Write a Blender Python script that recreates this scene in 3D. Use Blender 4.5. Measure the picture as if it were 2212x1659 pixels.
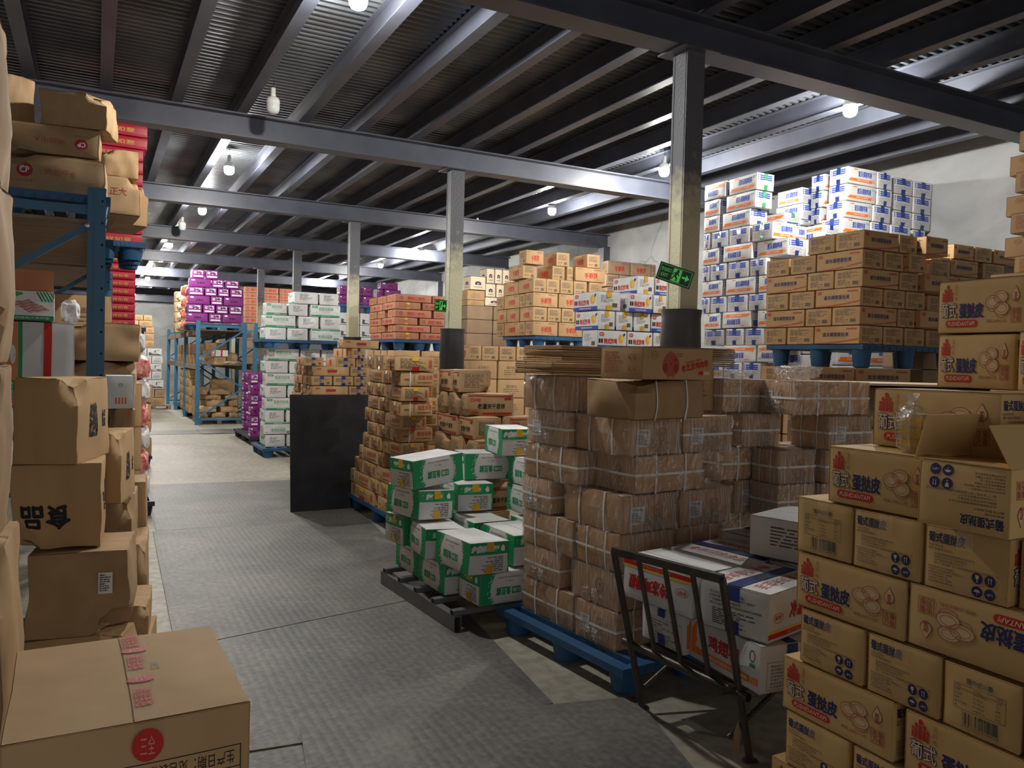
import bpy, bmesh, math, random
from mathutils import Vector, Matrix, noise, Euler
PI = math.pi
S = bpy.context.scene
COL = S.collection
for o in list(bpy.data.objects): bpy.data.objects.remove(o)

# ------------------------------------------------------------------ camera, world, exposure
CAM_H = 1.6
yaw, pitch, roll, FPX = 0.483237, -0.0276514, 0.0248190, 1717.5
f0 = Vector((math.sin(yaw), math.cos(yaw), 0)); r0 = Vector((math.cos(yaw), -math.sin(yaw), 0)); u0 = Vector((0, 0, 1))
fw = f0 * math.cos(pitch) + u0 * math.sin(pitch); up = u0 * math.cos(pitch) - f0 * math.sin(pitch)
rt = r0 * math.cos(roll) + up * math.sin(roll); up2 = up * math.cos(roll) - r0 * math.sin(roll)
cam_data = bpy.data.cameras.new('camera'); cam = bpy.data.objects.new('camera', cam_data); COL.objects.link(cam)
cam_data.sensor_fit = 'HORIZONTAL'; cam_data.sensor_width = 36.0; cam_data.lens = FPX / 2212.0 * 36.0
cam_data.clip_start = 0.05; cam_data.clip_end = 200
m = Matrix((rt, up2, -fw)).transposed().to_4x4(); m.translation = Vector((0, 0, CAM_H)); cam.matrix_world = m
S.camera = cam
W = bpy.data.worlds.new('world'); S.world = W; W.use_nodes = True
W.node_tree.nodes['Background'].inputs[0].default_value = (0.75, 0.72, 0.70, 1)
W.node_tree.nodes['Background'].inputs[1].default_value = 0.80
S.view_settings.view_transform = 'Standard'; S.view_settings.look = 'None'
S.view_settings.exposure = 0.22; S.view_settings.gamma = 1.0; S.view_settings.use_curve_mapping = False
S.cycles.max_bounces = 6; S.cycles.diffuse_bounces = 4; S.cycles.glossy_bounces = 3
S.cycles.transparent_max_bounces = 12; S.cycles.transmission_bounces = 2
S.cycles.sample_clamp_indirect = 4.0; S.cycles.use_light_tree = True
BULB_POWER = 56.0     # emission strength of a lit lamp globe

# ------------------------------------------------------------------ materials
MATS = {}
def nodes(name, rough=0.7, metal=0.0, spec=0.3):
    m = bpy.data.materials.new(name); m.use_nodes = True; nt = m.node_tree; b = nt.nodes['Principled BSDF']
    b.inputs['Roughness'].default_value = rough; b.inputs['Metallic'].default_value = metal
    b.inputs['Specular IOR Level'].default_value = spec
    MATS[name] = m; return m, nt, b
def ink(name, c, rough=0.6):
    m, nt, b = nodes(name, rough); b.inputs['Base Color'].default_value = (*c, 1); return m
def surf(name, c1, c2, scale=4.0, rough=0.7, metal=0.0, bump=0.15, bscale=60.0, rand=0.10, detail=6.0, stretch=None, spec=0.3, stain=None):
    m, nt, b = nodes(name, rough, metal, spec); N = nt.nodes; L = nt.links
    tc = N.new('ShaderNodeTexCoord'); mp = N.new('ShaderNodeMapping'); L.new(tc.outputs['Object'], mp.inputs[0])
    if stretch: mp.inputs['Scale'].default_value = stretch
    nz = N.new('ShaderNodeTexNoise'); nz.inputs['Scale'].default_value = scale; nz.inputs['Detail'].default_value = detail
    L.new(mp.outputs[0], nz.inputs['Vector'])
    rp = N.new('ShaderNodeValToRGB'); rp.color_ramp.elements[0].position = 0.32; rp.color_ramp.elements[1].position = 0.68
    rp.color_ramp.elements[0].color = (*c1, 1); rp.color_ramp.elements[1].color = (*c2, 1); L.new(nz.outputs[0], rp.inputs[0])
    out = rp.outputs[0]
    if stain:
        n2 = N.new('ShaderNodeTexNoise'); n2.inputs['Scale'].default_value = stain[1]; n2.inputs['Detail'].default_value = 4; L.new(tc.outputs['Object'], n2.inputs['Vector'])
        r2 = N.new('ShaderNodeValToRGB'); r2.color_ramp.elements[0].position = stain[2]; r2.color_ramp.elements[1].position = stain[2] + .12
        L.new(n2.outputs[0], r2.inputs[0]); mx = N.new('ShaderNodeMixRGB'); mx.inputs[2].default_value = (*stain[0], 1); L.new(r2.outputs[0], mx.inputs[0]); L.new(out, mx.inputs[1]); out = mx.outputs[0]
    if rand:
        oi = N.new('ShaderNodeObjectInfo'); mr = N.new('ShaderNodeMapRange'); mr.inputs[3].default_value = 1 - rand; mr.inputs[4].default_value = 1 + rand
        L.new(oi.outputs['Random'], mr.inputs[0]); hs = N.new('ShaderNodeHueSaturation'); L.new(mr.outputs[0], hs.inputs['Value']); L.new(out, hs.inputs['Color']); out = hs.outputs[0]
    L.new(out, b.inputs['Base Color'])
    if bump:
        n3 = N.new('ShaderNodeTexNoise'); n3.inputs['Scale'].default_value = bscale; n3.inputs['Detail'].default_value = 3; L.new(mp.outputs[0], n3.inputs['Vector'])
        bp = N.new('ShaderNodeBump'); bp.inputs['Strength'].default_value = bump; bp.inputs['Distance'].default_value = 0.01; L.new(n3.outputs[0], bp.inputs['Height']); L.new(bp.outputs[0], b.inputs['Normal'])
    return m
surf('kraft', (.42, .265, .125), (.50, .325, .165), 5, .75, bump=.12, bscale=9, rand=.08, stretch=(1, 1, .25), stain=((.38, .24, .12), 2.3, .66))
surf('kraft_gold', (.50, .32, .125), (.58, .38, .165), 4, .7, bump=.08, bscale=9, rand=.05)
surf('kraft_dull', (.37, .235, .12), (.46, .305, .165), 6, .8, bump=.25, bscale=8, rand=.10, stain=((.30, .20, .11), 3, .62))
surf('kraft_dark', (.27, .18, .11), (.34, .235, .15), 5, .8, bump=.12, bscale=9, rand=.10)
surf('kraft_red', (.38, .165, .10), (.45, .21, .13), 5, .75, bump=.12, bscale=9, rand=.08)
surf('kraft_wrapped', (.56, .34, .18), (.64, .41, .23), 5, .6, bump=.12, bscale=9, rand=.08)
surf('white_board', (.56, .565, .57), (.66, .665, .67), 4, .55, bump=.10, bscale=9, rand=.04, stain=((.55, .55, .56), 2.5, .68))
surf('cream_board', (.66, .54, .38), (.74, .62, .45), 4, .6, bump=.08, bscale=9, rand=.06)
surf('purple_board', (.17, .018, .155), (.22, .028, .20), 4, .45, bump=.10, bscale=9, rand=.10)
surf('board_edge', (.42, .32, .22), (.60, .48, .34), 90, .9, bump=.3, bscale=120, rand=0)
surf('board_inside', (.26, .17, .085), (.32, .21, .11), 4, .85, bump=.1, bscale=9, rand=0)
for n_, c in dict(red=(.52, .025, .02), darkred=(.36, .03, .03), orange=(.80, .19, .02), navy=(.028, .028, .11), blue=(.03, .07, .38), black=(.012, .012, .014), grey=(.10, .09, .08),
                  green=(.015, .30, .11), lime=(.10, .45, .08), white=(.78, .78, .78), yellow=(.80, .52, .03), cream=(.66, .50, .33), brown=(.16, .075, .03), pink=(.62, .30, .26),
                  violet=(.26, .025, .22), salmon=(.62, .25, .12), kraftred=(.40, .10, .06), egggrey=(.15, .115, .085), gold=(.62, .36, .08), skin=(.63, .45, .25)).items():
    ink('ink_' + n_, c)
def tape_mat(name, c, a=1.0, rough=.18):
    m, nt, b = nodes(name, rough, 0, .5); b.inputs['Base Color'].default_value = (*c, 1)
    nz = nt.nodes.new('ShaderNodeTexNoise'); nz.inputs['Scale'].default_value = 45; bp = nt.nodes.new('ShaderNodeBump'); bp.inputs['Strength'].default_value = .5; bp.inputs['Distance'].default_value = .01
    nt.links.new(nz.outputs[0], bp.inputs['Height']); nt.links.new(bp.outputs[0], b.inputs['Normal'])
    if a < 1: b.inputs['Alpha'].default_value = a
    return m
tape_mat('tape_yellow', (.72, .42, .01)); tape_mat('tape_red', (.55, .02, .015)); tape_mat('tape_blue', (.01, .04, .24)); tape_mat('tape_green', (.01, .25, .07)); tape_mat('tape_clear', (.62, .45, .22), .22)
ink('strap_white', (.72, .72, .70), .35)
def film(name, dens, rough=.12, bs=14, white=.12):
    m = bpy.data.materials.new(name); m.use_nodes = True; MATS[name] = m; nt = m.node_tree; N = nt.nodes; L = nt.links; N.clear()
    o = N.new('ShaderNodeOutputMaterial'); tr = N.new('ShaderNodeBsdfTransparent'); gl = N.new('ShaderNodeBsdfGlossy'); df = N.new('ShaderNodeBsdfDiffuse')
    gl.inputs['Roughness'].default_value = rough; df.inputs[0].default_value = (.85, .85, .85, 1)
    tc = N.new('ShaderNodeTexCoord'); mp = N.new('ShaderNodeMapping'); mp.inputs['Rotation'].default_value = (.5, .7, .4); mp.inputs['Scale'].default_value = (1.2, 5, .7); L.new(tc.outputs['Object'], mp.inputs[0])
    nz = N.new('ShaderNodeTexNoise'); nz.inputs['Scale'].default_value = bs; nz.inputs['Detail'].default_value = 5; nz.inputs['Distortion'].default_value = 1.2; L.new(mp.outputs[0], nz.inputs['Vector'])
    bp = N.new('ShaderNodeBump'); bp.inputs['Strength'].default_value = 1.0; bp.inputs['Distance'].default_value = .05; L.new(nz.outputs[0], bp.inputs['Height']); L.new(bp.outputs[0], gl.inputs['Normal'])
    rp = N.new('ShaderNodeValToRGB'); rp.color_ramp.elements[0].position = .50; rp.color_ramp.elements[1].position = .70; rp.color_ramp.elements[0].color = (0, 0, 0, 1); rp.color_ramp.elements[1].color = (white * 3, white * 3, white * 3, 1); L.new(nz.outputs[0], rp.inputs[0])
    m1 = N.new('ShaderNodeMixShader'); L.new(rp.outputs[0], m1.inputs[0]); L.new(tr.outputs[0], m1.inputs[1]); L.new(df.outputs[0], m1.inputs[2])
    lw = N.new('ShaderNodeLayerWeight'); lw.inputs[0].default_value = .35; L.new(bp.outputs[0], lw.inputs['Normal']); mr = N.new('ShaderNodeMapRange'); mr.inputs[3].default_value = dens; mr.inputs[4].default_value = .45; L.new(lw.outputs['Fresnel'], mr.inputs[0])
    m2 = N.new('ShaderNodeMixShader'); L.new(mr.outputs[0], m2.inputs[0]); L.new(m1.outputs[0], m2.inputs[1]); L.new(gl.outputs[0], m2.inputs[2]); L.new(m2.outputs[0], o.inputs[0])
film('wrap_film', .13, .14, 9, .17); film('wrap_bunch', .14, .1, 22, .30)
surf('steel_paint', (.062, .068, .092), (.088, .097, .128), 3, .42, .0, bump=.10, bscale=14, rand=.05, spec=.5)
surf('steel_dark', (.055, .05, .045), (.10, .085, .07), 9, .4, .5, bump=.25, bscale=40, rand=0, stain=((.16, .08, .04), 9, .62))
surf('grey_channel', (.13, .14, .145), (.17, .18, .185), 5, .45, .2, bump=.08, bscale=30, rand=0)
surf('rack_blue', (.025, .13, .25), (.035, .165, .31), 3, .4, 0, bump=.05, bscale=30, rand=.05, spec=.5)
surf('pallet_blue', (.018, .07, .16), (.03, .10, .22), 4, .45, 0, bump=.1, bscale=30, rand=.08, stain=((.06, .09, .13), 3, .6))
surf('pallet_black', (.02, .025, .03), (.035, .04, .05), 4, .5, 0, bump=.1, bscale=30, rand=.05)
surf('wood_deck', (.20, .14, .10), (.32, .24, .17), 5, .75, 0, bump=.2, bscale=20, rand=.08, stretch=(1, 6, 6))
surf('wood_light', (.45, .35, .24), (.58, .46, .32), 5, .75, 0, bump=.2, bscale=20, rand=.05, stretch=(1, 6, 6))
surf('rubber', (.018, .018, .02), (.035, .035, .038), 5, .45, 0, bump=.2, bscale=12, rand=0, spec=.5)
surf('black_board', (.010, .011, .014), (.020, .021, .025), 5, .42, 0, bump=.25, bscale=14, rand=0)
surf('foam_white', (.72, .76, .78), (.78, .82, .84), 5, .55, 0, bump=.05, bscale=40, rand=0)
surf('plastic_socket', (.70, .71, .68), (.76, .77, .74), 5, .35, 0, bump=0, rand=0)
surf('bulb_off', (.62, .66, .64), (.70, .73, .71), 5, .25, 0, bump=0, rand=0)
surf('cable', (.02, .02, .02), (.04, .04, .04), 5, .5, 0, bump=0, rand=0)
surf('silver_plate', (.45, .46, .47), (.55, .56, .57), 8, .35, .8, bump=.3, bscale=30, rand=0)
surf('bag_red', (.55, .06, .05), (.75, .35, .30), 18, .35, 0, bump=.6, bscale=18, rand=.1)
surf('bag_white', (.60, .58, .57), (.75, .73, .72), 12, .35, 0, bump=.7, bscale=14, rand=.05)
surf('gift_red', (.42, .012, .035), (.52, .03, .06), 6, .4, 0, bump=.1, bscale=18, rand=.12)
surf('bag_orange', (.70, .10, .03), (.85, .45, .30), 14, .35, 0, bump=.6, bscale=20, rand=.1)
surf('bag_tan', (.50, .38, .25), (.62, .52, .40), 10, .45, 0, bump=.7, bscale=12, rand=.1)
surf('cup_yellow', (.80, .56, .08), (.88, .68, .20), 12, .4, 0, bump=.1, bscale=30, rand=0)

def concrete_floor():
    m, nt, b = nodes('floor_concrete', .55, 0, .35); N = nt.nodes; L = nt.links
    tc = N.new('ShaderNodeTexCoord')
    def nz(s, d, ds=0):
        n = N.new('ShaderNodeTexNoise'); n.inputs['Scale'].default_value = s; n.inputs['Detail'].default_value = d; n.inputs['Distortion'].default_value = ds; L.new(tc.outputs['Object'], n.inputs['Vector']); return n
    def ramp(n, p0, c0, p1, c1):
        r = N.new('ShaderNodeValToRGB'); r.color_ramp.elements[0].position = p0; r.color_ramp.elements[0].color = (*c0, 1); r.color_ramp.elements[1].position = p1; r.color_ramp.elements[1].color = (*c1, 1); L.new(n.outputs[0], r.inputs[0]); return r
    a = ramp(nz(.8, 5, .5), .35, (.285, .272, .232), .65, (.375, .36, .312)); s = ramp(nz(14, 8), .38, (.78, .76, .72), .62, (1.08, 1.06, 1.0))
    mx = N.new('ShaderNodeMixRGB'); mx.blend_type = 'MULTIPLY'; mx.inputs[0].default_value = 1; L.new(a.outputs[0], mx.inputs[1]); L.new(s.outputs[0], mx.inputs[2])
    y = ramp(nz(1.7, 7, .8), .55, (0, 0, 0), .72, (.5, .5, .5)); m2 = N.new('ShaderNodeMixRGB'); L.new(y.outputs[0], m2.inputs[0]); L.new(mx.outputs[0], m2.inputs[1]); m2.inputs[2].default_value = (.33, .28, .19, 1)
    L.new(m2.outputs[0], b.inputs['Base Color'])
    n3 = nz(55, 6); bp = N.new('ShaderNodeBump'); bp.inputs['Strength'].default_value = .2; bp.inputs['Distance'].default_value = .01; L.new(n3.outputs[0], bp.inputs['Height']); L.new(bp.outputs[0], b.inputs['Normal'])
concrete_floor()
def concrete_wall():
    m, nt, b = nodes('wall_concrete', .85, 0, .2); N = nt.nodes; L = nt.links
    tc = N.new('ShaderNodeTexCoord'); mp = N.new('ShaderNodeMapping'); L.new(tc.outputs['Object'], mp.inputs[0]); mp.inputs['Scale'].default_value = (1, 1, 1.6)
    n = N.new('ShaderNodeTexNoise'); n.inputs['Scale'].default_value = 1.1; n.inputs['Detail'].default_value = 9; n.inputs['Distortion'].default_value = .6; L.new(mp.outputs[0], n.inputs['Vector'])
    r = N.new('ShaderNodeValToRGB'); r.color_ramp.elements[0].position = .3; r.color_ramp.elements[0].color = (.27, .28, .28, 1); r.color_ramp.elements[1].position = .7; r.color_ramp.elements[1].color = (.42, .43, .43, 1); L.new(n.outputs[0], r.inputs[0])
    v = N.new('ShaderNodeTexVoronoi'); v.feature = 'DISTANCE_TO_EDGE'; v.inputs['Scale'].default_value = .3
    n2 = N.new('ShaderNodeTexNoise'); n2.inputs['Scale'].default_value = 2.2; n2.inputs['Detail'].default_value = 6; L.new(tc.outputs['Object'], n2.inputs['Vector'])
    mxv = N.new('ShaderNodeMixRGB'); mxv.blend_type = 'ADD'; mxv.inputs[0].default_value = .35; L.new(tc.outputs['Object'], mxv.inputs[1]); L.new(n2.outputs['Color'], mxv.inputs[2]); L.new(mxv.outputs[0], v.inputs['Vector'])
    cr = N.new('ShaderNodeValToRGB'); cr.color_ramp.elements[0].position = 0; cr.color_ramp.elements[0].color = (.45, .45, .45, 1); cr.color_ramp.elements[1].position = .006; cr.color_ramp.elements[1].color = (1, 1, 1, 1); L.new(v.outputs['Distance'], cr.inputs[0])
    mx = N.new('ShaderNodeMixRGB'); mx.blend_type = 'MULTIPLY'; mx.inputs[0].default_value = .55; L.new(r.outputs[0], mx.inputs[1]); L.new(cr.outputs[0], mx.inputs[2]); L.new(mx.outputs[0], b.inputs['Base Color'])
    n3 = N.new('ShaderNodeTexNoise'); n3.inputs['Scale'].default_value = 18; n3.inputs['Detail'].default_value = 8; L.new(tc.outputs['Object'], n3.inputs['Vector']); bp = N.new('ShaderNodeBump'); bp.inputs['Strength'].default_value = .4; bp.inputs['Distance'].default_value = .02; L.new(n3.outputs[0], bp.inputs['Height']); L.new(bp.outputs[0], b.inputs['Normal'])
concrete_wall()
surf('deck_metal', (.10, .112, .128), (.19, .205, .22), 1.3, .38, .75, bump=.15, bscale=25, rand=0, stain=((.10, .10, .105), .7, .55))
def plate_mat():
    m, nt, b = nodes('chequer_plate', .55, .15, .4); N = nt.nodes; L = nt.links
    tc = N.new('ShaderNodeTexCoord'); n = N.new('ShaderNodeTexNoise'); n.inputs['Scale'].default_value = 1.6; n.inputs['Detail'].default_value = 7; n.inputs['Distortion'].default_value = .7; L.new(tc.outputs['Object'], n.inputs['Vector'])
    r = N.new('ShaderNodeValToRGB'); e = r.color_ramp.elements; e[0].position = .33; e[0].color = (.115, .12, .115, 1); e[1].position = .66; e[1].color = (.185, .172, .158, 1); L.new(n.outputs[0], r.inputs[0])
    n2 = N.new('ShaderNodeTexNoise'); n2.inputs['Scale'].default_value = 30; n2.inputs['Detail'].default_value = 6; L.new(tc.outputs['Object'], n2.inputs['Vector'])
    r2 = N.new('ShaderNodeValToRGB'); r2.color_ramp.elements[0].position = .35; r2.color_ramp.elements[0].color = (.75, .75, .75, 1); r2.color_ramp.elements[1].position = .65; r2.color_ramp.elements[1].color = (1.15, 1.15, 1.15, 1); L.new(n2.outputs[0], r2.inputs[0])
    mx = N.new('ShaderNodeMixRGB'); mx.blend_type = 'MULTIPLY'; mx.inputs[0].default_value = 1; L.new(r.outputs[0], mx.inputs[1]); L.new(r2.outputs[0], mx.inputs[2]); L.new(mx.outputs[0], b.inputs['Base Color'])
    # raised lens pattern: two families of short bars at right angles
    hs = []
    for k, ang in enumerate((.785, -.785)):
        mp = N.new('ShaderNodeMapping'); mp.inputs['Rotation'].default_value = (0, 0, ang); mp.inputs['Scale'].default_value = (16, 42, 1); mp.inputs['Location'].default_value = (.5 * k, .5 * k, 0); L.new(tc.outputs['Object'], mp.inputs[0])
        v = N.new('ShaderNodeTexVoronoi'); v.inputs['Randomness'].default_value = 0; v.inputs['Scale'].default_value = 1; v.voronoi_dimensions = '2D'; L.new(mp.outputs[0], v.inputs['Vector'])
        c = N.new('ShaderNodeMapRange'); c.inputs[1].default_value = .18; c.inputs[2].default_value = .36; c.inputs[3].default_value = 1; c.inputs[4].default_value = 0; L.new(v.outputs['Distance'], c.inputs[0]); hs.append(c)
    ad = N.new('ShaderNodeMath'); ad.operation = 'MAXIMUM'; L.new(hs[0].outputs[0], ad.inputs[0]); L.new(hs[1].outputs[0], ad.inputs[1])
    bp = N.new('ShaderNodeBump'); bp.inputs['Strength'].default_value = .35; bp.inputs['Distance'].default_value = .004; L.new(ad.outputs[0], bp.inputs['Height']); L.new(bp.outputs[0], b.inputs['Normal'])
plate_mat()
def column_mat():
    m, nt, b = nodes('column_paint', .5, 0, .4); N = nt.nodes; L = nt.links
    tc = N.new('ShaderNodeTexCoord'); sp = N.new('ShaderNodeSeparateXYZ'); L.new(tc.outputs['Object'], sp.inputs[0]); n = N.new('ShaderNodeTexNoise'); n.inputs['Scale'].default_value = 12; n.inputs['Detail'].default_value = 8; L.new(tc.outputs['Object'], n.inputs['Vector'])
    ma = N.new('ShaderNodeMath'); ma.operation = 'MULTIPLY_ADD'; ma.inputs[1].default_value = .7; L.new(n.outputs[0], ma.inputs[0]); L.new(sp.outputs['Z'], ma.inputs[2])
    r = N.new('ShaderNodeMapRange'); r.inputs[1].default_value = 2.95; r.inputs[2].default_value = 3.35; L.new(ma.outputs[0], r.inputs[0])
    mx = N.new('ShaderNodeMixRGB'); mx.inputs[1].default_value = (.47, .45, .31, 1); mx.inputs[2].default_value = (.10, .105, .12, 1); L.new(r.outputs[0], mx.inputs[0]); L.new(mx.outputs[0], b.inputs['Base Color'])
    bp = N.new('ShaderNodeBump'); bp.inputs['Strength'].default_value = .5; bp.inputs['Distance'].default_value = .01; n3 = N.new('ShaderNodeTexNoise'); n3.inputs['Scale'].default_value = 40; L.new(tc.outputs['Object'], n3.inputs['Vector']); L.new(n3.outputs[0], bp.inputs['Height']); L.new(bp.outputs[0], b.inputs['Normal'])
column_mat()
def glow(name, c, s):
    m = bpy.data.materials.new(name); m.use_nodes = True; MATS[name] = m; nt = m.node_tree; nt.nodes.clear(); o = nt.nodes.new('ShaderNodeOutputMaterial'); e = nt.nodes.new('ShaderNodeEmission'); e.inputs[0].default_value = (*c, 1); e.inputs[1].default_value = s; nt.links.new(e.outputs[0], o.inputs[0])
glow('bulb_lit', (1.0, .965, .90), 1.0)
MATS['bulb_lit'].node_tree.nodes['Emission'].inputs[1].default_value = BULB_POWER * 22
m_, nt_, b_ = nodes('sign_green', .4); b_.inputs['Base Color'].default_value = (.10, .75, .12, 1); b_.inputs['Emission Color'].default_value = (.15, 1, .2, 1); b_.inputs['Emission Strength'].default_value = .12
ink('sign_dark', (.006, .035, .018), .25)

# ------------------------------------------------------------------ mesh builder
class MB:
    def __init__(s): s.v = []; s.f = []; s.m = []; s.mats = []
    def mi(s, m):
        if m not in s.mats: s.mats.append(m)
        return s.mats.index(m)
    def add(s, vs, fs, m):
        b = len(s.v); s.v += [tuple(p) for p in vs]; k = s.mi(m)
        for f in fs: s.f.append(tuple(b + i for i in f)); s.m.append(k)
    def box(s, x0, y0, z0, x1, y1, z1, m, M=None):
        vs = [Vector((x, y, z)) for z in (z0, z1) for y in (y0, y1) for x in (x0, x1)]
        if M: vs = [M @ p for p in vs]
        s.add(vs, [(0, 2, 3, 1), (4, 5, 7, 6), (0, 1, 5, 4), (1, 3, 7, 5), (3, 2, 6, 7), (2, 0, 4, 6)], m)
    def bar(s, a, b, w, h, m, upv=(0, 0, 1)):
        a = Vector(a); b = Vector(b); d = (b - a).normalized(); x = d.cross(Vector(upv))
        if x.length < 1e-4: x = d.cross(Vector((0, 1, 0)))
        x.normalize(); y = x.cross(d)
        vs = []
        for p in (a, b):
            for sx, sy in ((-1, -1), (1, -1), (1, 1), (-1, 1)): vs.append(p + x * sx * w / 2 + y * sy * h / 2)
        s.add(vs, [(0, 1, 2, 3), (7, 6, 5, 4), (0, 4, 5, 1), (1, 5, 6, 2), (2, 6, 7, 3), (3, 7, 4, 0)], m)
    def tube(s, pts, r, m, n=10, cap=True):
        pts = [Vector(p) for p in pts]; rs = r if isinstance(r, (list, tuple)) else [r] * len(pts); vs = []; fs = []; px = None
        for i, p in enumerate(pts):
            d = (pts[min(i + 1, len(pts) - 1)] - pts[max(i - 1, 0)]).normalized()
            x = d.cross(Vector((0, 0, 1))) if px is None else px - d * px.dot(d)
            if x.length < 1e-3: x = d.cross(Vector((0, 1, 0)))
            x.normalize(); px = x; y = d.cross(x)
            for k in range(n): a = 2 * PI * k / n; vs.append(p + (x * math.cos(a) + y * math.sin(a)) * rs[i])
        for i in range(len(pts) - 1):
            for k in range(n): fs.append((i * n + k, i * n + (k + 1) % n, (i + 1) * n + (k + 1) % n, (i + 1) * n + k))
        if cap: fs += [tuple(range(n - 1, -1, -1)), tuple((len(pts) - 1) * n + k for k in range(n))]
        s.add(vs, fs, m)
    def lathe(s, prof, m, n=24, c=(0, 0)):
        vs = []; fs = []
        for r, z in prof:
            for k in range(n): a = 2 * PI * k / n; vs.append((c[0] + r * math.cos(a), c[1] + r * math.sin(a), z))
        for i in range(len(prof) - 1):
            for k in range(n): fs.append((i * n + k, i * n + (k + 1) % n, (i + 1) * n + (k + 1) % n, (i + 1) * n + k))
        s.add(vs, fs, m)
    def mesh(s, name, smooth=None):
        me = bpy.data.meshes.new(name); me.from_pydata(s.v, [], s.f)
        for m in s.mats: me.materials.append(MATS[m])
        me.polygons.foreach_set('material_index', s.m)
        if smooth: me.polygons.foreach_set('use_smooth', [True] * len(me.polygons)); me.set_sharp_from_angle(angle=math.radians(smooth))
        me.update(); return me
    def obj(s, name, parent=None, smooth=None, **tags):
        o = bpy.data.objects.new(name, s.mesh(name, smooth)); COL.objects.link(o)
        if parent: o.parent = parent
        for k, v in tags.items(): o[k] = v
        return o
def link(name, me, parent=None):
    o = bpy.data.objects.new(name, me); COL.objects.link(o)
    if parent: o.parent = parent
    return o
def tag(o, label, cat, group=None):
    o['label'] = label; o['category'] = cat
    if group: o['group'] = group
    return o
def empty(name, loc=(0, 0, 0), rz=0):
    o = bpy.data.objects.new(name, None); COL.objects.link(o); o.location = loc; o.rotation_euler = (0, 0, rz); return o
def copy_tree(o, parent=None):
    c = o.copy(); COL.objects.link(c); c.parent = parent
    for ch in [x for x in bpy.data.objects if x.parent == o]: copy_tree(ch, c)
    return c

# ------------------------------------------------------------------ lettering
TXT = {}
def text2d(s, bold=0.0, res=2):
    k = (s, bold, res)
    if k in TXT: return TXT[k]
    cu = bpy.data.curves.new('t', 'FONT'); cu.body = s; cu.size = 1; cu.resolution_u = res; cu.offset = bold; cu.fill_mode = 'FRONT'
    ob = bpy.data.objects.new('t', cu); COL.objects.link(ob)
    dg = bpy.context.evaluated_depsgraph_get(); me = ob.evaluated_get(dg).to_mesh()
    vs = [(v.co.x, v.co.y) for v in me.vertices]; fs = [tuple(p.vertices) for p in me.polygons]
    ob.evaluated_get(dg).to_mesh_clear(); bpy.data.objects.remove(ob); bpy.data.curves.remove(cu)
    if not vs: vs = [(0, 0), (1, 0), (1, 1)]; fs = []
    x0 = min(v[0] for v in vs); x1 = max(v[0] for v in vs); y0 = min(v[1] for v in vs); y1 = max(v[1] for v in vs)
    TXT[k] = ([((x - (x0 + x1) / 2), (y - (y0 + y1) / 2)) for x, y in vs], fs, x1 - x0, y1 - y0); return TXT[k]

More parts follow.
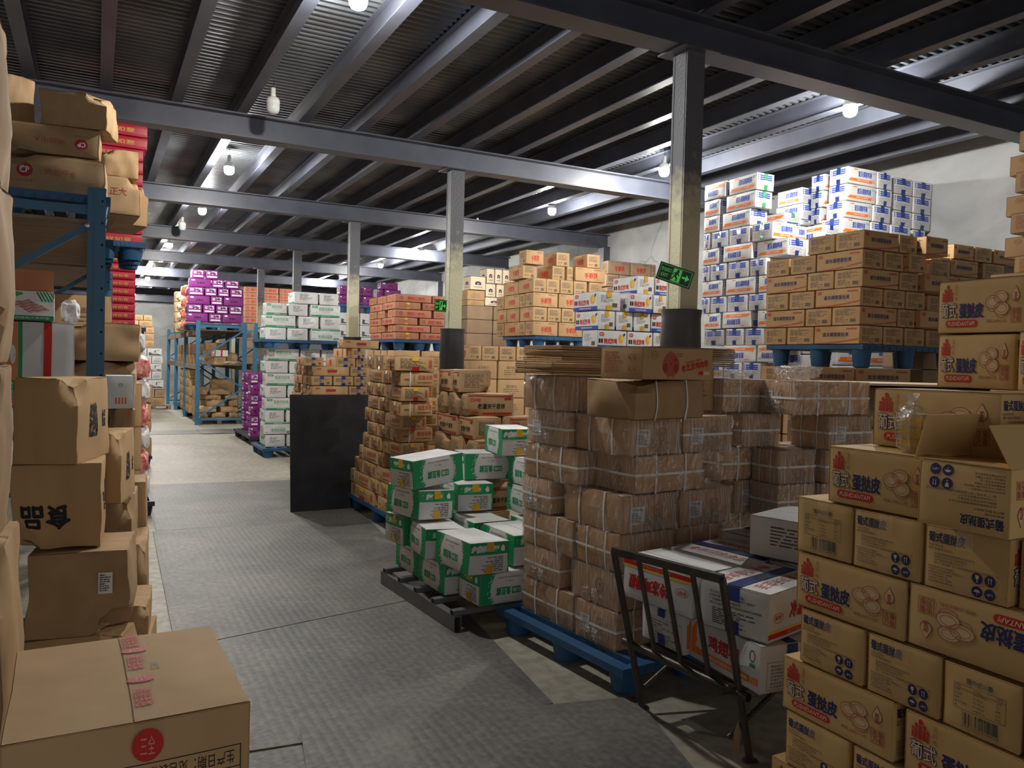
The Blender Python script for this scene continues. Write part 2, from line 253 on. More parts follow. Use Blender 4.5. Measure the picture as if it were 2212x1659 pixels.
class Face:
    """flat face of size w x h, normalised u right 0..1, v down 0..1; items are emitted in metres"""
    def __init__(s, mb, w, h, T, fn=None): s.mb = mb; s.w = w; s.h = h; s.T = T; s.fn = fn; s.lay = 0
    def put(s, pts, faces, mat, lay): s.mb.add([s.T(x, y, .0012 + .0006 * lay) for x, y in pts], faces, 'ink_' + mat if 'ink_' + mat in MATS else mat)
    def P(s, u, v): return (u * s.w - s.w / 2, s.h / 2 - v * s.h)
    def rect(s, u0, v0, u1, v1, mat, lay=0, step=.06):
        x0, y1 = s.P(u0, v0); x1, y0 = s.P(u1, v1); nx = max(1, int(abs(x1 - x0) / step)); ny = max(1, int(abs(y1 - y0) / step))
        ps = [(x0 + (x1 - x0) * i / nx, y0 + (y1 - y0) * j / ny) for j in range(ny + 1) for i in range(nx + 1)]
        s.put(ps, [(j * (nx + 1) + i, j * (nx + 1) + i + 1, (j + 1) * (nx + 1) + i + 1, (j + 1) * (nx + 1) + i) for j in range(ny) for i in range(nx)], mat, lay)
    def poly(s, uv, mat, lay=0): s.put([s.P(*p) for p in uv], [tuple(range(len(uv)))[::-1]], mat, lay)
    def frame(s, u0, v0, u1, v1, t, mat, lay=0):
        tu = t / s.w; tv = t / s.h
        s.rect(u0, v0, u1, v0 + tv, mat, lay); s.rect(u0, v1 - tv, u1, v1, mat, lay); s.rect(u0, v0, u0 + tu, v1, mat, lay); s.rect(u1 - tu, v0, u1, v1, mat, lay)
    def disc(s, u, v, rx, ry, mat, lay=0, n=20):
        cx, cy = s.P(u, v); s.put([(cx + rx * math.cos(2 * PI * k / n), cy + ry * math.sin(2 * PI * k / n)) for k in range(n)], [tuple(range(n))], mat, lay)
    def ring(s, u, v, rx, ry, t, mat, lay=0, n=28, sc=0):
        cx, cy = s.P(u, v); ps = []
        for k in range(n):
            a = 2 * PI * k / n; q = 1 + (.05 if (sc and k % 2) else 0)
            ps += [(cx + rx * q * math.cos(a), cy + ry * q * math.sin(a)), (cx + (rx * q - t) * math.cos(a), cy + (ry * q - t) * math.sin(a))]
        s.put(ps, [(2 * k, 2 * ((k + 1) % n), 2 * ((k + 1) % n) + 1, 2 * k + 1) for k in range(n)], mat, lay)
    def pill(s, u0, v0, u1, v1, mat, lay=0):
        x0, y1 = s.P(u0, v0); x1, y0 = s.P(u1, v1); r = (y1 - y0) / 2; ps = []
        for k in range(9): a = PI / 2 + PI * k / 8; ps.append((x0 + r + r * math.cos(a), y0 + r + r * math.sin(a)))
        for k in range(9): a = -PI / 2 + PI * k / 8; ps.append((x1 - r + r * math.cos(a), y0 + r + r * math.sin(a)))
        s.put(ps, [tuple(range(18))], mat, lay)
    def text(s, t, u0, v0, u1, v1, mat, lay=0, bold=.0, res=2, rot=0, shear=0, outline=None, obold=.05):
        """lettering fitted to the rectangle"""
        if outline: s.text(t, u0, v0, u1, v1, outline, lay, bold + obold, res, rot, shear); lay += 1
        vs, fs, w, h = text2d(t, 0, res); cx, cy = s.P((u0 + u1) / 2, (v0 + v1) / 2); W_ = abs(u1 - u0) * s.w; H_ = abs(v1 - v0) * s.h
        if rot in (90, -90): W_, H_ = H_, W_
        c, sn = math.cos(math.radians(rot)), math.sin(math.radians(rot)); ps = []
        for x, y in vs:
            x = x / w * W_; y = y / h * H_; x += shear * y; ps.append((cx + x * c - y * sn, cy + x * sn + y * c))
        e = bold * H_ * .8
        if e > 0:
            dirs = [(math.cos(a), math.sin(a)) for a in [PI * k / (2 if not outline and e < .05 * H_ else 4) for k in range(4 if not outline and e < .05 * H_ else 8)]]
            for k, (dx, dy) in enumerate(dirs): s.put([(x + dx * e, y + dy * e) for x, y in ps], fs, mat, lay + .04 * (k + 1))
        s.put(ps, fs, mat, lay)
    def lines(s, u0, v0, u1, v1, n, mat, seed=1, lay=0, fill=.55, words=7, ragged=.5):
        rnd = random.Random(seed); dv = (v1 - v0) / n
        for i in range(n):
            u = u0; end = u0 + (u1 - u0) * (1 - ragged * rnd.random())
            while u < end:
                wd = (u1 - u0) / words * rnd.uniform(.35, 1.2); e = min(u + wd, end); s.rect(u, v0 + i * dv, e, v0 + (i + fill) * dv, mat, lay, 1); u = e + (u1 - u0) / words * .18
    def glyphs(s, u0, v0, u1, v1, n, mat, seed=1, lay=0, per=14, pool='速冻食品净含量配料生产日期保质期储存条件产品标准号执行厂址电话'):
        rnd = random.Random(seed); dv = (v1 - v0) / n
        for i in range(n):
            k = rnd.randint(per // 2, per); t = ''.join(rnd.choice(pool) for _ in range(k)); s.text(t, u0, v0 + i * dv, u0 + (u1 - u0) * k / per, v0 + (i + .72) * dv, mat, lay, 0, 1)
    def code(s, u0, v0, u1, v1, mat, seed=1, n=38):
        rnd = random.Random(seed); w = (u1 - u0) / n
        for i in range(n):
            if rnd.random() < .58: s.rect(u0 + i * w, v0, u0 + i * w + w * rnd.choice((.5, .9, 1.0)), v1, mat, 0, 1)

# ------------------------------------------------------------------ prints per kind of carton
def fists(f, u0, v0, u1, v1, mat='red'):
    du, dv = u1 - u0, v1 - v0
    for k, (cx, top, sc) in enumerate(((.5, 0, 1.15), (.27, .24, .9), (.73, .24, .9), (.09, .45, .7), (.91, .45, .7))):
        x = u0 + du * cx; y = v0 + dv * top; w = du * .095 * sc; fh = dv * .24 * sc
        f.poly([(x - w, y + fh * .3), (x - w * .5, y), (x + w * .6, y + fh * .05), (x + w * 1.1, y + fh * .35), (x + w, y + fh), (x - w * .8, y + fh)], mat)
        f.poly([(x - w * .75, y + fh * 1.12), (x + w * .75, y + fh * 1.12), (x + w * .95, v1), (x - w * .95, v1)], mat)
def tarts(f, cu, cv, r):
    for dx, dy, s_ in ((-.55, -.1, 1), (.45, -.55, .95), (.6, .55, 1)):
        u = cu + dx * r / f.w; v = cv + dy * r / f.h
        f.ring(u, v + r * .45 / f.h, r * .78 * s_, r * .5 * s_, .0018, 'kraftred', 0, 28); f.disc(u, v, r * .92 * s_, r * .62 * s_, 'skin', 1)
        f.ring(u, v, r * .95 * s_, r * .64 * s_, .0022, 'kraftred', 2, 36, 1); f.ring(u, v, r * .68 * s_, r * .42 * s_, .0016, 'kraftred', 2, 24)
def drop(f, u, v, h, ch):
    w = h * .36; n = 14; cx, cy = f.P(u, v); ps = [(cx, cy + h * .55)]
    for k in range(n): a = PI * .12 - (PI * 1.24) * k / (n - 1); ps.append((cx + w * math.cos(a), cy - h * .15 + w * math.sin(a) * 1.05))
    inner = [(cx + (x - cx) * .86, cy + (y - cy) * .86) for x, y in ps]
    f.put(ps, [tuple(range(len(ps)))[::-1]], 'kraftred', 0); f.put(inner, [tuple(range(len(ps)))[::-1]], 'skin', 1); f.text(ch, u - .2 * w / f.w * 2, v - .02, u + .2 * w / f.w * 2, v + .16, 'kraftred', 2, .02)
def p_tart_L(f):
    fists(f, .045, .06, .175, .39); f.text('玉', .195, .08, .225, .16, 'kraftred'); f.text('贝', .195, .19, .225, .27, 'kraftred'); f.text('壳', .195, .30, .225, .38, 'kraftred')
    f.text('葡式', .045, .425, .225, .70, 'cream', 1, .012, 3, outline='navy', obold=.055); f.text('蛋挞皮', .262, .44, .535, .72, 'navy', 0, .045, 3)
    f.pill(.10, .755, .47, .895, 'red'); f.text('PUSHIDANTAPI', .13, .785, .44, .865, 'cream', 1, .03, 2, shear=.2)
    tarts(f, .685, .46, .036); drop(f, .875, .30, .052, '蛋'); f.text('规格:20枚X15包', .57, .76, .79, .825, 'kraftred', 0, 0, 2)
    f.frame(.825, .56, .935, .83, .002, 'kraftred'); f.text('浓', .838, .58, .876, .69, 'kraftred', 0, .03); f.text('葡', .884, .58, .922, .69, 'kraftred', 0, .03); f.text('万', .838, .70, .876, .81, 'kraftred', 0, .03); f.text('香', .884, .70, .922, .81, 'kraftred', 0, .03)
def icons(f, u, v, r, mat='navy', step=2.35):
    du = r * step / f.w; dv = r * step / f.h
    for i in range(2):
        for j in range(2): f.disc(u + i * du, v + j * dv, r, r, mat, 0)
    w = r / f.w; h = r / f.h
    f.poly([(u - w * .35, v - h * .6), (u + w * .35, v - h * .6), (u + w * .28, v), (u + w * .06, v + h * .15), (u + w * .06, v + h * .5), (u + w * .3, v + h * .6), (u - w * .3, v + h * .6), (u - w * .06, v + h * .5), (u - w * .06, v + h * .15), (u - w * .28, v)], 'cream', 1)
    for k in (-.3, .15): f.rect(u + du + w * k, v - h * .35, u + du + w * (k + .12), v + h * .5, 'cream', 1, 1); f.poly([(u + du + w * (k - .12), v - h * .3), (u + du + w * (k + .06), v - h * .62), (u + du + w * (k + .24), v - h * .3)], 'cream', 1)
    f.poly([(u - w * .65, v + dv + h * .05), (u - w * .3, v + dv - h * .35), (u + w * .3, v + dv - h * .35), (u + w * .65, v + dv + h * .05)], 'cream', 1); f.rect(u - w * .05, v + dv, u + w * .05, v + dv + h * .55, 'cream', 1, 1)
    f.text('-18℃', u + du - w * .7, v + dv - h * .25, u + du + w * .7, v + dv + h * .25, 'cream', 1, .02)
def p_tart_E(f):
    f.text('葡式蛋挞皮', .05, .10, .50, .26, 'navy', 0, .03, 2)
    f.glyphs(.05, .29, .36, .40, 2, 'grey', 3, per=8); f.glyphs(.13, .42, .93, .62, 4, 'grey', 4, per=24); f.glyphs(.05, .64, .50, .92, 6, 'grey', 5, per=16)
    icons(f, .66, .68, .0165)
def p_tart_B(f):
    f.text('营养成分表', .32, .15, .66, .24, 'grey', 0, .02); f.frame(.15, .27, .83, .66, .0012, 'grey'); f.rect(.15, .335, .83, .342, 'grey')
    for i, (a, b_, c) in enumerate((('项目', '每100克', 'NRV%'), ('能量', '1867千焦(kJ)', '22%'), ('蛋白质', '5.5克(g)', '9%'), ('脂肪', '32.6克(g)', '54%'), ('碳水化合物', '33.4克(g)', '11%'), ('钠', '207毫克(mg)', '10%'))):
        y = .285 + i * .062; f.text(a, .17, y, .17 + .035 * len(a), y + .038, 'grey', 0, 0, 1); f.text(b_, .42, y, .42 + .018 * len(b_), y + .038, 'grey', 0, 0, 1); f.text(c, .71, y, .71 + .022 * len(c), y + .038, 'grey', 0, 0, 1)
    f.code(.28, .69, .74, .88, 'grey', 4); f.text('6971350490024', .27, .89, .75, .93, 'grey', 0, 0, 1)
def p_egg_L(f):
    f.text('速冻调理蛋挞液', .20, .36, .77, .60, 'navy', 0, .025); f.text('QUICK-FROZEN', .42, .64, .70, .69, 'egggrey', 0, 0, 1); f.pill(.72, .12, .95, .22, 'kraftred'); f.disc(.07, .2, .013, .017, 'kraftred'); f.disc(.11, .2, .013, .017, 'kraftred')
    f.poly([(0.01, .95), (.3, .93), (.65, .84), (.99, .70), (.99, .79), (.7, .90), (.35, .99), (.01, .99)], 'kraftred')
def p_egg_E(f): f.lines(.12, .14, .88, .50, 7, 'egggrey', 3, words=5); f.rect(.66, .66, .86, .86, 'egggrey'); f.lines(.12, .56, .6, .88, 5, 'egggrey', 5, words=3)
def p_shou_L(f): f.text('手抓饼', .30, .36, .74, .76, 'red', 0, .03, 2, rot=6); f.ring(.68, .76, .032, .014, .0035, 'red', 0, 20); f.lines(.08, .08, .30, .16, 2, 'egggrey', 2, words=3); f.lines(.62, .08, .94, .2, 3, 'egggrey', 3, words=4); f.lines(.7, .88, .92, .92, 1, 'egggrey', 5, words=3)
def p_shou_E(f): f.lines(.14, .16, .86, .58, 8, 'egggrey', 7, words=5); f.rect(.58, .70, .80, .88, 'egggrey'); f.rect(.14, .72, .24, .80, 'egggrey'); f.rect(.32, .72, .42, .80, 'egggrey')
def p_chao_L(f):
    f.text('超值培根', .52, .22, .96, .55, 'kraftred', 0, .03); f.text('香煎烤肉', .385, .15, .42, .80, 'brown', 0, 0, 1); f.rect(.10, .5, .24, .62, 'egggrey'); f.lines(.50, .72, .96, .84, 1, 'brown', 4, words=8, ragged=.05)
def p_chao_E(f): f.lines(.12, .14, .78, .86, 8, 'egggrey', 9, words=5); f.text('培根', .84, .2, .93, .8, 'kraftred', 0, .02)
def p_apple_L(f):
    f.disc(.15, .26, .034, .013, 'kraftred'); f.ring(.5, .5, .05, .040, .003, 'darkred'); f.poly([(.37, .32), (.66, .32), (.64, .62), (.39, .64)], 'darkred', 1); f.lines(.12, .84, .32, .89, 1, 'egggrey', 2, words=5); f.lines(.6, .84, .93, .89, 1, 'egggrey', 3, words=7)
def p_apple_K(f):
    cx, cy = f.P(.5, .48); ps = [(cx + .042 * math.cos(a) * (1 - .13 * math.sin(a)), cy + .040 * math.sin(a) - (.008 if abs(math.sin(a) - 1) < .08 else 0)) for a in [2 * PI * k / 22 for k in range(22)]]
    f.put(ps, [tuple(range(22))], 'red', 0); f.poly([(.5, .16), (.54, .05), (.525, .17)], 'red'); f.lines(.1, .86, .9, .9, 1, 'egggrey', 2, words=6)
def p_apple_E(f): f.lines(.12, .18, .80, .66, 6, 'egggrey', 4, words=4); f.rect(.74, .6, .88, .88, 'egggrey'); f.ring(.78, .35, .024, .010, .002, 'kraftred')
def p_lao_L(f):
    f.rect(.03, .05, .97, .11, 'darkred'); f.rect(.03, .84, .97, .94, 'darkred'); f.ring(.10, .28, .015, .015, .005, 'red'); f.text('谷香园', .135, .20, .27, .34, 'red', 0, .02); f.text('老潼关千层饼', .22, .42, .82, .67, 'black', 0, .03, 3); f.pill(.80, .14, .96, .26, 'darkred'); f.text('千层 酥脆 香浓 老味道', .25, .865, .75, .92, 'kraftred', 1, 0, 1)
def p_lao_E(f): f.frame(.10, .12, .90, .90, .0015, 'egggrey'); f.lines(.16, .18, .84, .82, 9, 'egggrey', 8, words=4)
def p_white_L(f):
    f.rect(.05, .07, .23, .26, 'green'); f.text('肉鲜香', .08, .11, .20, .21, 'white', 1); f.text('香酥鸡柳串', .27, .18, .76, .50, 'green', 0, .0, 2); f.text('速冻生制品', .36, .55, .64, .60, 'green', 0, 0, 1); f.text('美味', .87, .10, .96, .18, 'grey', 0)
    for u in (.10, .20, .80, .90): f.ring(u, .66, .016, .013, .0018, 'grey')
    f.rect(.02, .84, .98, .97, 'green'); f.text('自然好滋味', .38, .865, .68, .945, 'white', 1)
def p_white_E(f): f.lines(.22, .20, .80, .72, 6, 'grey', 5, words=4, fill=.4); f.text('品名', .22, .18, .34, .24, 'grey')
def p_purple_L(f): f.disc(.17, .2, .036, .016, 'white'); f.text('紫薯糕', .34, .4, .70, .62, 'black', 0, .02)
def p_purple_E(f): f.rect(.10, .68, .90, .86, 'white'); f.rect(.50, .12, .88, .52, 'white'); f.lines(.54, .2, .84, .46, 3, 'grey', 2, 1, words=3); f.rect(.42, .05, .50, .30, 'green'); f.lines(.12, .18, .4, .5, 4, 'white', 4, 0, words=3)
def p_red_L(f): f.text('精制三黄鸡', .32, .30, .80, .70, 'red', 0, .03); f.ring(.15, .5, .030, .026, .006, 'darkred'); f.text('鸡', .12, .36, .18, .64, 'darkred')
def p_red_E(f): f.lines(.15, .2, .8, .8, 4, 'darkred', 4, words=4, fill=.3)
def p_orange_L(f):
    f.poly([(.22, .08), (.345, .08), (.165, .84), (.02, .84)], 'orange'); f.rect(.08, .66, .86, .84, 'orange'); f.text('速冻调制鸡排', .35, .18, .82, .54, 'blue', 0, .03, 2); f.text('鲜嫩多汁外酥里香', .32, .705, .74, .79, 'white', 1, .01, 1)
    for u in (.88, .905, .93): f.rect(u, .68, u + .012, .82, 'orange')
    f.ring(.90, .2, .014, .014, .004, 'green'); f.disc(.85, .2, .004, .007, 'green'); f.disc(.95, .2, .004, .007, 'green'); f.text('净含量', .82, .58, .93, .635, 'orange', 0, 0, 1)
def p_orange_E(f):
    for i in range(3): f.rect(.16, .10 + .12 * i, .42, .19 + .12 * i, 'blue'); f.rect(.58, .10 + .12 * i, .86, .19 + .12 * i, 'blue'); f.rect(.05, .10 + .12 * i, .11, .17 + .12 * i, 'blue')
    f.frame(.06, .50, .92, .92, .0015, 'blue'); f.lines(.10, .55, .86, .90, 5, 'grey', 3, words=4, fill=.3)
def p_green_L(f):
    f.rect(.0, .0, .17, 1, 'green', 0, .03); f.rect(.83, .0, 1., 1, 'green', 0, .03); rnd = random.Random(4)
    for side in (0, 1):
        n = 14; ps = [(.17, 0)] ; ps = [(.168 + .085 * (1 - math.sin(PI * k / n)) ** 1.0, k / n) for k in range(n + 1)]
        for k in range(n):
            a = ps[k]; b_ = ps[k + 1]; q = [(.165, a[1]), (a[0], a[1]), (b_[0], b_[1]), (.165, b_[1])]
            if side: q = [(1 - x, y) for x, y in q][::-1]
            f.poly(q, 'green', 0)
        for k in range(34):
            v = rnd.random(); e = .175 + .085 * (1 - math.sin(PI * v)) - rnd.random() * .05; u = e if not side else 1 - e
            f.poly([(u, v), (u + .012, v - .03), (u + .016, v - .02), (u + .006, v + .02)], 'white', 1)
    f.rect(.30, .30, .46, .52, 'green'); f.text('实力满福', .315, .34, .445, .48, 'white', 1, .01); f.text('鱼豆腐', .49, .28, .73, .54, 'green', 0, .055); f.text('净含量：10kg', .44, .70, .58, .76, 'grey', 0, 0, 1); f.text('中国食品有限责任公司出品', .30, .82, .70, .88, 'grey', 0, 0, 1)
def p_green_E(f):
    f.rect(0, .62, 1, 1, 'green', 0, .04); f.rect(0, 0, .04, .62, 'green'); f.lines(.16, .08, .72, .58, 8, 'grey', 3, words=4, ragged=.7, fill=.45)
    for k in range(3): f.frame(.34 + .15 * k, .72, .45 + .15 * k, .90, .0015, 'white', 1); f.rect(.37 + .15 * k, .77, .42 + .15 * k, .85, 'white', 1)
    f.poly([(.12, .72), (.20, .70), (.24, .80), (.18, .92), (.13, .86)], 'white', 1)
def p_wing_L(f):
    f.text('鸡翅根', .30, .26, .74, .58, 'red', 0, .05, 3); f.poly([(.03, .32), (.11, .08), (.20, .08), (.09, .72), (.03, .72)], 'orange'); f.rect(.03, .70, .88, .86, 'orange'); f.text('鸡肉制品家常配菜安全营养美味', .24, .735, .84, .83, 'white', 1, .01)
    for u in (.90, .93, .96): f.poly([(u, .70), (u + .018, .70), (u + .012, .86), (u - .006, .86)], 'orange')
    f.ring(.90, .26, .016, .022, .004, 'brown'); f.rect(.87, .42, .94, .50, 'green'); f.text('食品', .105, .14, .165, .3, 'white', 1)
def p_wing_E(f): f.frame(.10, .34, .95, .95, .0012, 'brown'); f.glyphs(.16, .40, .90, .92, 7, 'brown', 3, per=16); f.ring(.44, .20, .014, .014, .0025, 'red'); f.text('鸡', .42, .15, .46, .25, 'red')
def p_wing2_L(f): f.text('冷冻鸡翅根', .33, .26, .90, .60, 'red', 0, .06, 3, shear=.12); f.ring(.14, .52, .034, .020, .002, 'red'); f.text('鲜鸿利', .09, .46, .19, .57, 'red', 0, .01); f.rect(0, .77, 1, .82, 'yellow'); f.rect(0, .82, 1, .93, 'red'); f.text('精品中国冷冻食品行业', .3, .835, .8, .915, 'pink', 1)
def p_wing2_E(f): f.glyphs(.16, .18, .90, .50, 4, 'black', 3, per=18); f.lines(.2, .54, .88, .9, 8, 'grey', 4, words=5)
def p_wing2_T(f): f.text('共享快乐生活', .12, .16, .88, .34, 'red', 0, .0, 2, shear=.1); f.text('牵手顺合食品', .12, .68, .88, .86, 'red', 0, .0, 2, shear=.1)
def p_chick_L(f):
    n = 26; cx, cy = f.P(.385, .52); ps = [(cx + .056 * math.cos(2 * PI * k / n) * (1 - .12 * math.sin(2 * PI * k / n)), cy + .058 * math.sin(2 * PI * k / n)) for k in range(n)]
    f.put(ps, [tuple(range(n))], 'kraftred', 0); f.poly([(.355, .20), (.35, .10), (.37, .15), (.385, .07), (.40, .15), (.42, .12), (.415, .20)], 'kraftred'); f.ring(.44, .36, .0115, .0115, .0025, 'darkred', 1); f.disc(.44, .36, .004, .004, 'darkred', 2); f.poly([(.38, .46), (.40, .53), (.365, .53)], 'darkred', 1)
    f.disc(.305, .62, .014, .022, 'darkred', 1); f.disc(.455, .62, .014, .022, 'darkred', 1)
    for u in (.345, .42): f.poly([(u - .02, .93), (u, .86), (u + .02, .93)], 'kraftred')
    f.ring(.16, .24, .022, .020, .0022, 'kraftred'); f.text('芥添', .135, .19, .185, .29, 'kraftred'); f.text('Chicken taco', .58, .34, .82, .44, 'red', 0, 0, 2, rot=12); f.text('老北京鸡肉卷', .53, .44, .93, .66, 'red', 0, .04, 3, rot=10)
    f.pill(.78, .72, .96, .84, 'cream'); f.pill(.78, .72, .86, .84, 'red', 1); f.lines(.47, .16, .56, .3, 2, 'kraftred', 3, words=3)
def p_chick_E(f):
    f.lines(.10, .14, .60, .84, 12, 'kraftred', 5, words=5, fill=.4)
    for i in range(2):
        for j in range(2): f.frame(.66 + .11 * i, .22 + .36 * j, .75 + .11 * i, .50 + .36 * j, .0015, 'kraftred'); f.rect(.69 + .11 * i, .28 + .36 * j, .72 + .11 * i, .38 + .36 * j, 'kraftred')
def p_zha_L(f): f.pill(.06, .10, .22, .30, 'red'); f.text('秘方', .09, .14, .19, .26, 'white', 1); f.text('韩式炸鸡', .22, .42, .66, .72, 'red', 0, .04); f.disc(.80, .44, .036, .042, 'gold'); f.disc(.84, .40, .022, .028, 'yellow', 1); f.poly([(.86, .2), (.93, .1), (.95, .2), (.89, .32)], 'navy'); f.rect(0, .80, 1, 1, 'blue'); f.text('外酥里嫩更美味', .25, .85, .75, .95, 'white', 1); f.rect(.04, .45, .10, .68, 'black'); f.rect(.12, .45, .18, .68, 'black')
def p_zha_E(f): f.lines(.14, .20, .74, .62, 6, 'grey', 5, words=4, fill=.3); f.rect(.64, .60, .86, .82, 'grey'); f.ring(.22, .82, .008, .008, .0015, 'gold'); f.ring(.36, .82, .008, .008, .0015, 'red')
def p_emb(f):
    n = 12; cx, cy = f.P(.5, .55); ps = [(cx - .06, cy - .03)] + [(cx - .06 + .12 * k / n, cy + .02 + .022 * math.sin(PI * k / n)) for k in range(n + 1)] + [(cx + .06, cy - .03)]; f.put(ps, [tuple(range(len(ps)))[::-1]], 'navy', 0); f.rect(.2, .80, .8, .83, 'navy'); f.rect(0, .02, 1, .06, 'navy'); f.text('面', .42, .5, .58, .66, 'cream', 1)
def p_plain(f): f.text('速冻面点', .3, .3, .7, .45, 'egggrey', 0, 0, 1); f.lines(.2, .52, .8, .84, 3, 'egggrey', 3, words=4, fill=.3)
def p_fw(f): f.text('速冻食品', .25, .22, .75, .36, 'grey', 0, 0, 1); f.lines(.15, .52, .85, .9, 3, 'grey', 3, words=4, fill=.4)
def p_fwL(f): f.poly([(.1, .5), (.4, .62), (.7, .7), (.95, .8), (.95, .92), (.1, .92)], 'grey'); f.disc(.55, .42, .02, .03, 'grey'); f.lines(.5, .2, .92, .34, 2, 'grey', 3, words=3)
def p_shihpin(f): f.text('食品', .36, .24, .90, .52, 'black', 0, .05, 3)
def p_shihpin_side(f): f.text('食品塑料箱', .30, .30, .52, .72, 'black', 0, .03, 2, rot=0); f.text('食品', .68, .40, .84, .62, 'black', 0, .03, 2)
def p_cp(f): f.disc(.20, .42, .032, .032, 'darkred'); f.text('CP', .155, .34, .245, .50, 'white', 1, .03); f.text('鸡翅中A', .38, .34, .70, .54, 'kraftred', 0, .0); f.text('正大食品', .12, .66, .28, .74, 'kraftred', 0, 0, 1); f.frame(.80, .30, .92, .38, .001, 'kraftred'); f.frame(.80, .46, .92, .54, .001, 'kraftred')
def p_cpE(f): f.text('正大', .3, .3, .7, .5, 'kraftred')
def p_jy(f): f.ring(.5, .28, .018, .016, .004, 'green'); f.text('JY', .46, .24, .54, .32, 'green'); [f.rect(.3 + .12 * k, .66, .36 + .12 * k, .86, 'orange') for k in range(4)]
def p_front_E(f):
    f.frame(.40, .22, .96, 1.0, .002, 'black'); f.rect(.40, .34, .96, .345, 'black'); f.text('生产日期：见包装箱上喷码', .44, .245, .93, .32, 'black', 0, 0, 2, rot=180); f.text('配料：鸡肉、水、食用盐', .46, .37, .92, .44, 'black', 0, 0, 2, rot=180); f.text('净含量：10千克', .60, .48, .92, .55, 'black', 0, 0, 2, rot=180)
def p_logo(f): f.ring(.62, .45, .034, .036, .0018, 'brown'); f.ring(.62, .45, .030, .032, .0010, 'brown'); f.text('芥添', .58, .38, .66, .52, 'brown', 0, .01, 1)
def p_stripe(f): f.rect(.54, 0, .66, 1, 'red', 0, .05); f.rect(.17, 0, .23, 1, 'green', 0, .05); f.text('小吃', .43, .84, .49, .95, 'black', 0, 0, 1, rot=90); f.rect(0, 0, .17, 1, 'salmon', 0, .05); f.disc(.09, .4, .022, .05, 'white', 1); f.rect(.02, .72, .12, .95, 'green', 1); f.text('minla', .04, .74, .10, .93, 'white', 2, 0, 1, rot=90)
def p_bacon(f):
    f.rect(0, 0, 1, .84, 'white', 0, .05); f.rect(0, .84, 1, 1, 'green', 0, .05); f.text('巴西烤肉大串风味', .1, .88, .9, .96, 'white', 1, 0, 1); f.poly([(0, .02), (.34, .05), (.36, .12), (.2, .22), (0, .25)], 'lime', 1)
    for k in range(6): u = .62 + .07 * k; f.poly([(u, .02), (u + .035, .02), (u + .16, .34), (u + .12, .36)], 'green', 1) if u + .16 < 1 else f.poly([(u, .02), (min(u + .035, 1), .02), (1, .2), (1, .28)], 'green', 1)
    for k in range(10):
        a = k / 10; ps = []; 
        for j in range(8): ps.append((.10 + .45 * a + .5 * j / 8 * .9, .34 + .28 * (1 - a) * .3 + .042 * k - .03 * j * .6 + .02 * math.sin(j * 1.7 + k)))
        q = ps + [(u, v + .03) for u, v in ps[::-1]]; f.poly(q, 'salmon' if k % 2 else 'darkred', 2)
def p_gift(f): f.text('吉祥如意', .2, .3, .8, .7, 'gold', 0, .02)
# kind: base material, long print, end print, top print, bulge, noise, object name
K = {
 'tart': ('kraft_gold', p_tart_L, p_tart_E, None, .004, .003), 'wrap': ('kraft_wrapped', None, p_logo, None, .008, .004), 'chao': ('kraft', p_chao_L, p_chao_E, None, .008, .005),
 'apple': ('kraft', p_apple_L, p_apple_E, None, .003, .002), 'laotong': ('kraft_dull', p_lao_L, p_lao_E, None, .012, .014), 'white': ('white_board', p_white_L, p_white_E, None, .008, .005),
 'purple': ('purple_board', p_purple_L, p_purple_E, None, .010, .005), 'red': ('kraft_red', p_red_L, p_red_E, None, .003, .004), 'shou': ('kraft', p_shou_L, p_shou_E, None, .002, .002),
 'orange': ('white_board', p_orange_L, p_orange_E, None, .006, .005), 'egg': ('kraft', p_egg_L, p_egg_E, None, .003, .002), 'zha': ('white_board', p_zha_L, p_zha_E, None, .003, .003),
 'emblem': ('cream_board', p_emb, p_emb, None, .002, .002), 'plain': ('kraft', p_plain, p_plain, None, .005, .003), 'fwhite': ('white_board', p_fwL, p_fw, None, .004, .002), 'kraft': ('kraft_dull', p_plain, p_plain, None, .008, .004),
 'green': ('white_board', p_green_L, p_green_E, None, .008, .005), 'wing': ('white_board', p_wing_L, p_wing_E, None, .006, .003), 'wing2': ('white_board', p_wing2_L, p_wing2_E, p_wing2_T, .004, .003), 'chicken': ('kraft', p_chick_L, p_chick_E, None, .002, .001),
 'plainwhite': ('white_board', p_white_E, p_white_E, None, .004, .003), 'crush': ('kraft_dull', None, None, None, .016, .020), 'big': ('kraft', p_shihpin, p_shihpin_side, None, .012, .018), 'front': ('kraft', None, p_front_E, None, .006, .004), 'cp': ('kraft_dull', p_cp, p_cpE, None, .006, .010),
 'shrimp': ('white_board', p_bacon, None, None, .003, .002), 'stripe': ('white_board', p_stripe, None, None, .004, .004), 'crushed': ('kraft_dull', None, None, None, .020, .030), 'jy': ('foam_white', p_jy, p_jy, None, .001, .001),
 'bigside': ('kraft', None, p_shihpin_side, None, .012, .018), 'blank': ('kraft_dull', None, None, None, .012, .020), 'rackbox': ('kraft', p_plain, p_plain, None, .008, .008), 'redbox': ('gift_red', p_gift, p_gift, None, .002, .002), 'dark': ('kraft_dark', None, None, None, .003, .003)}
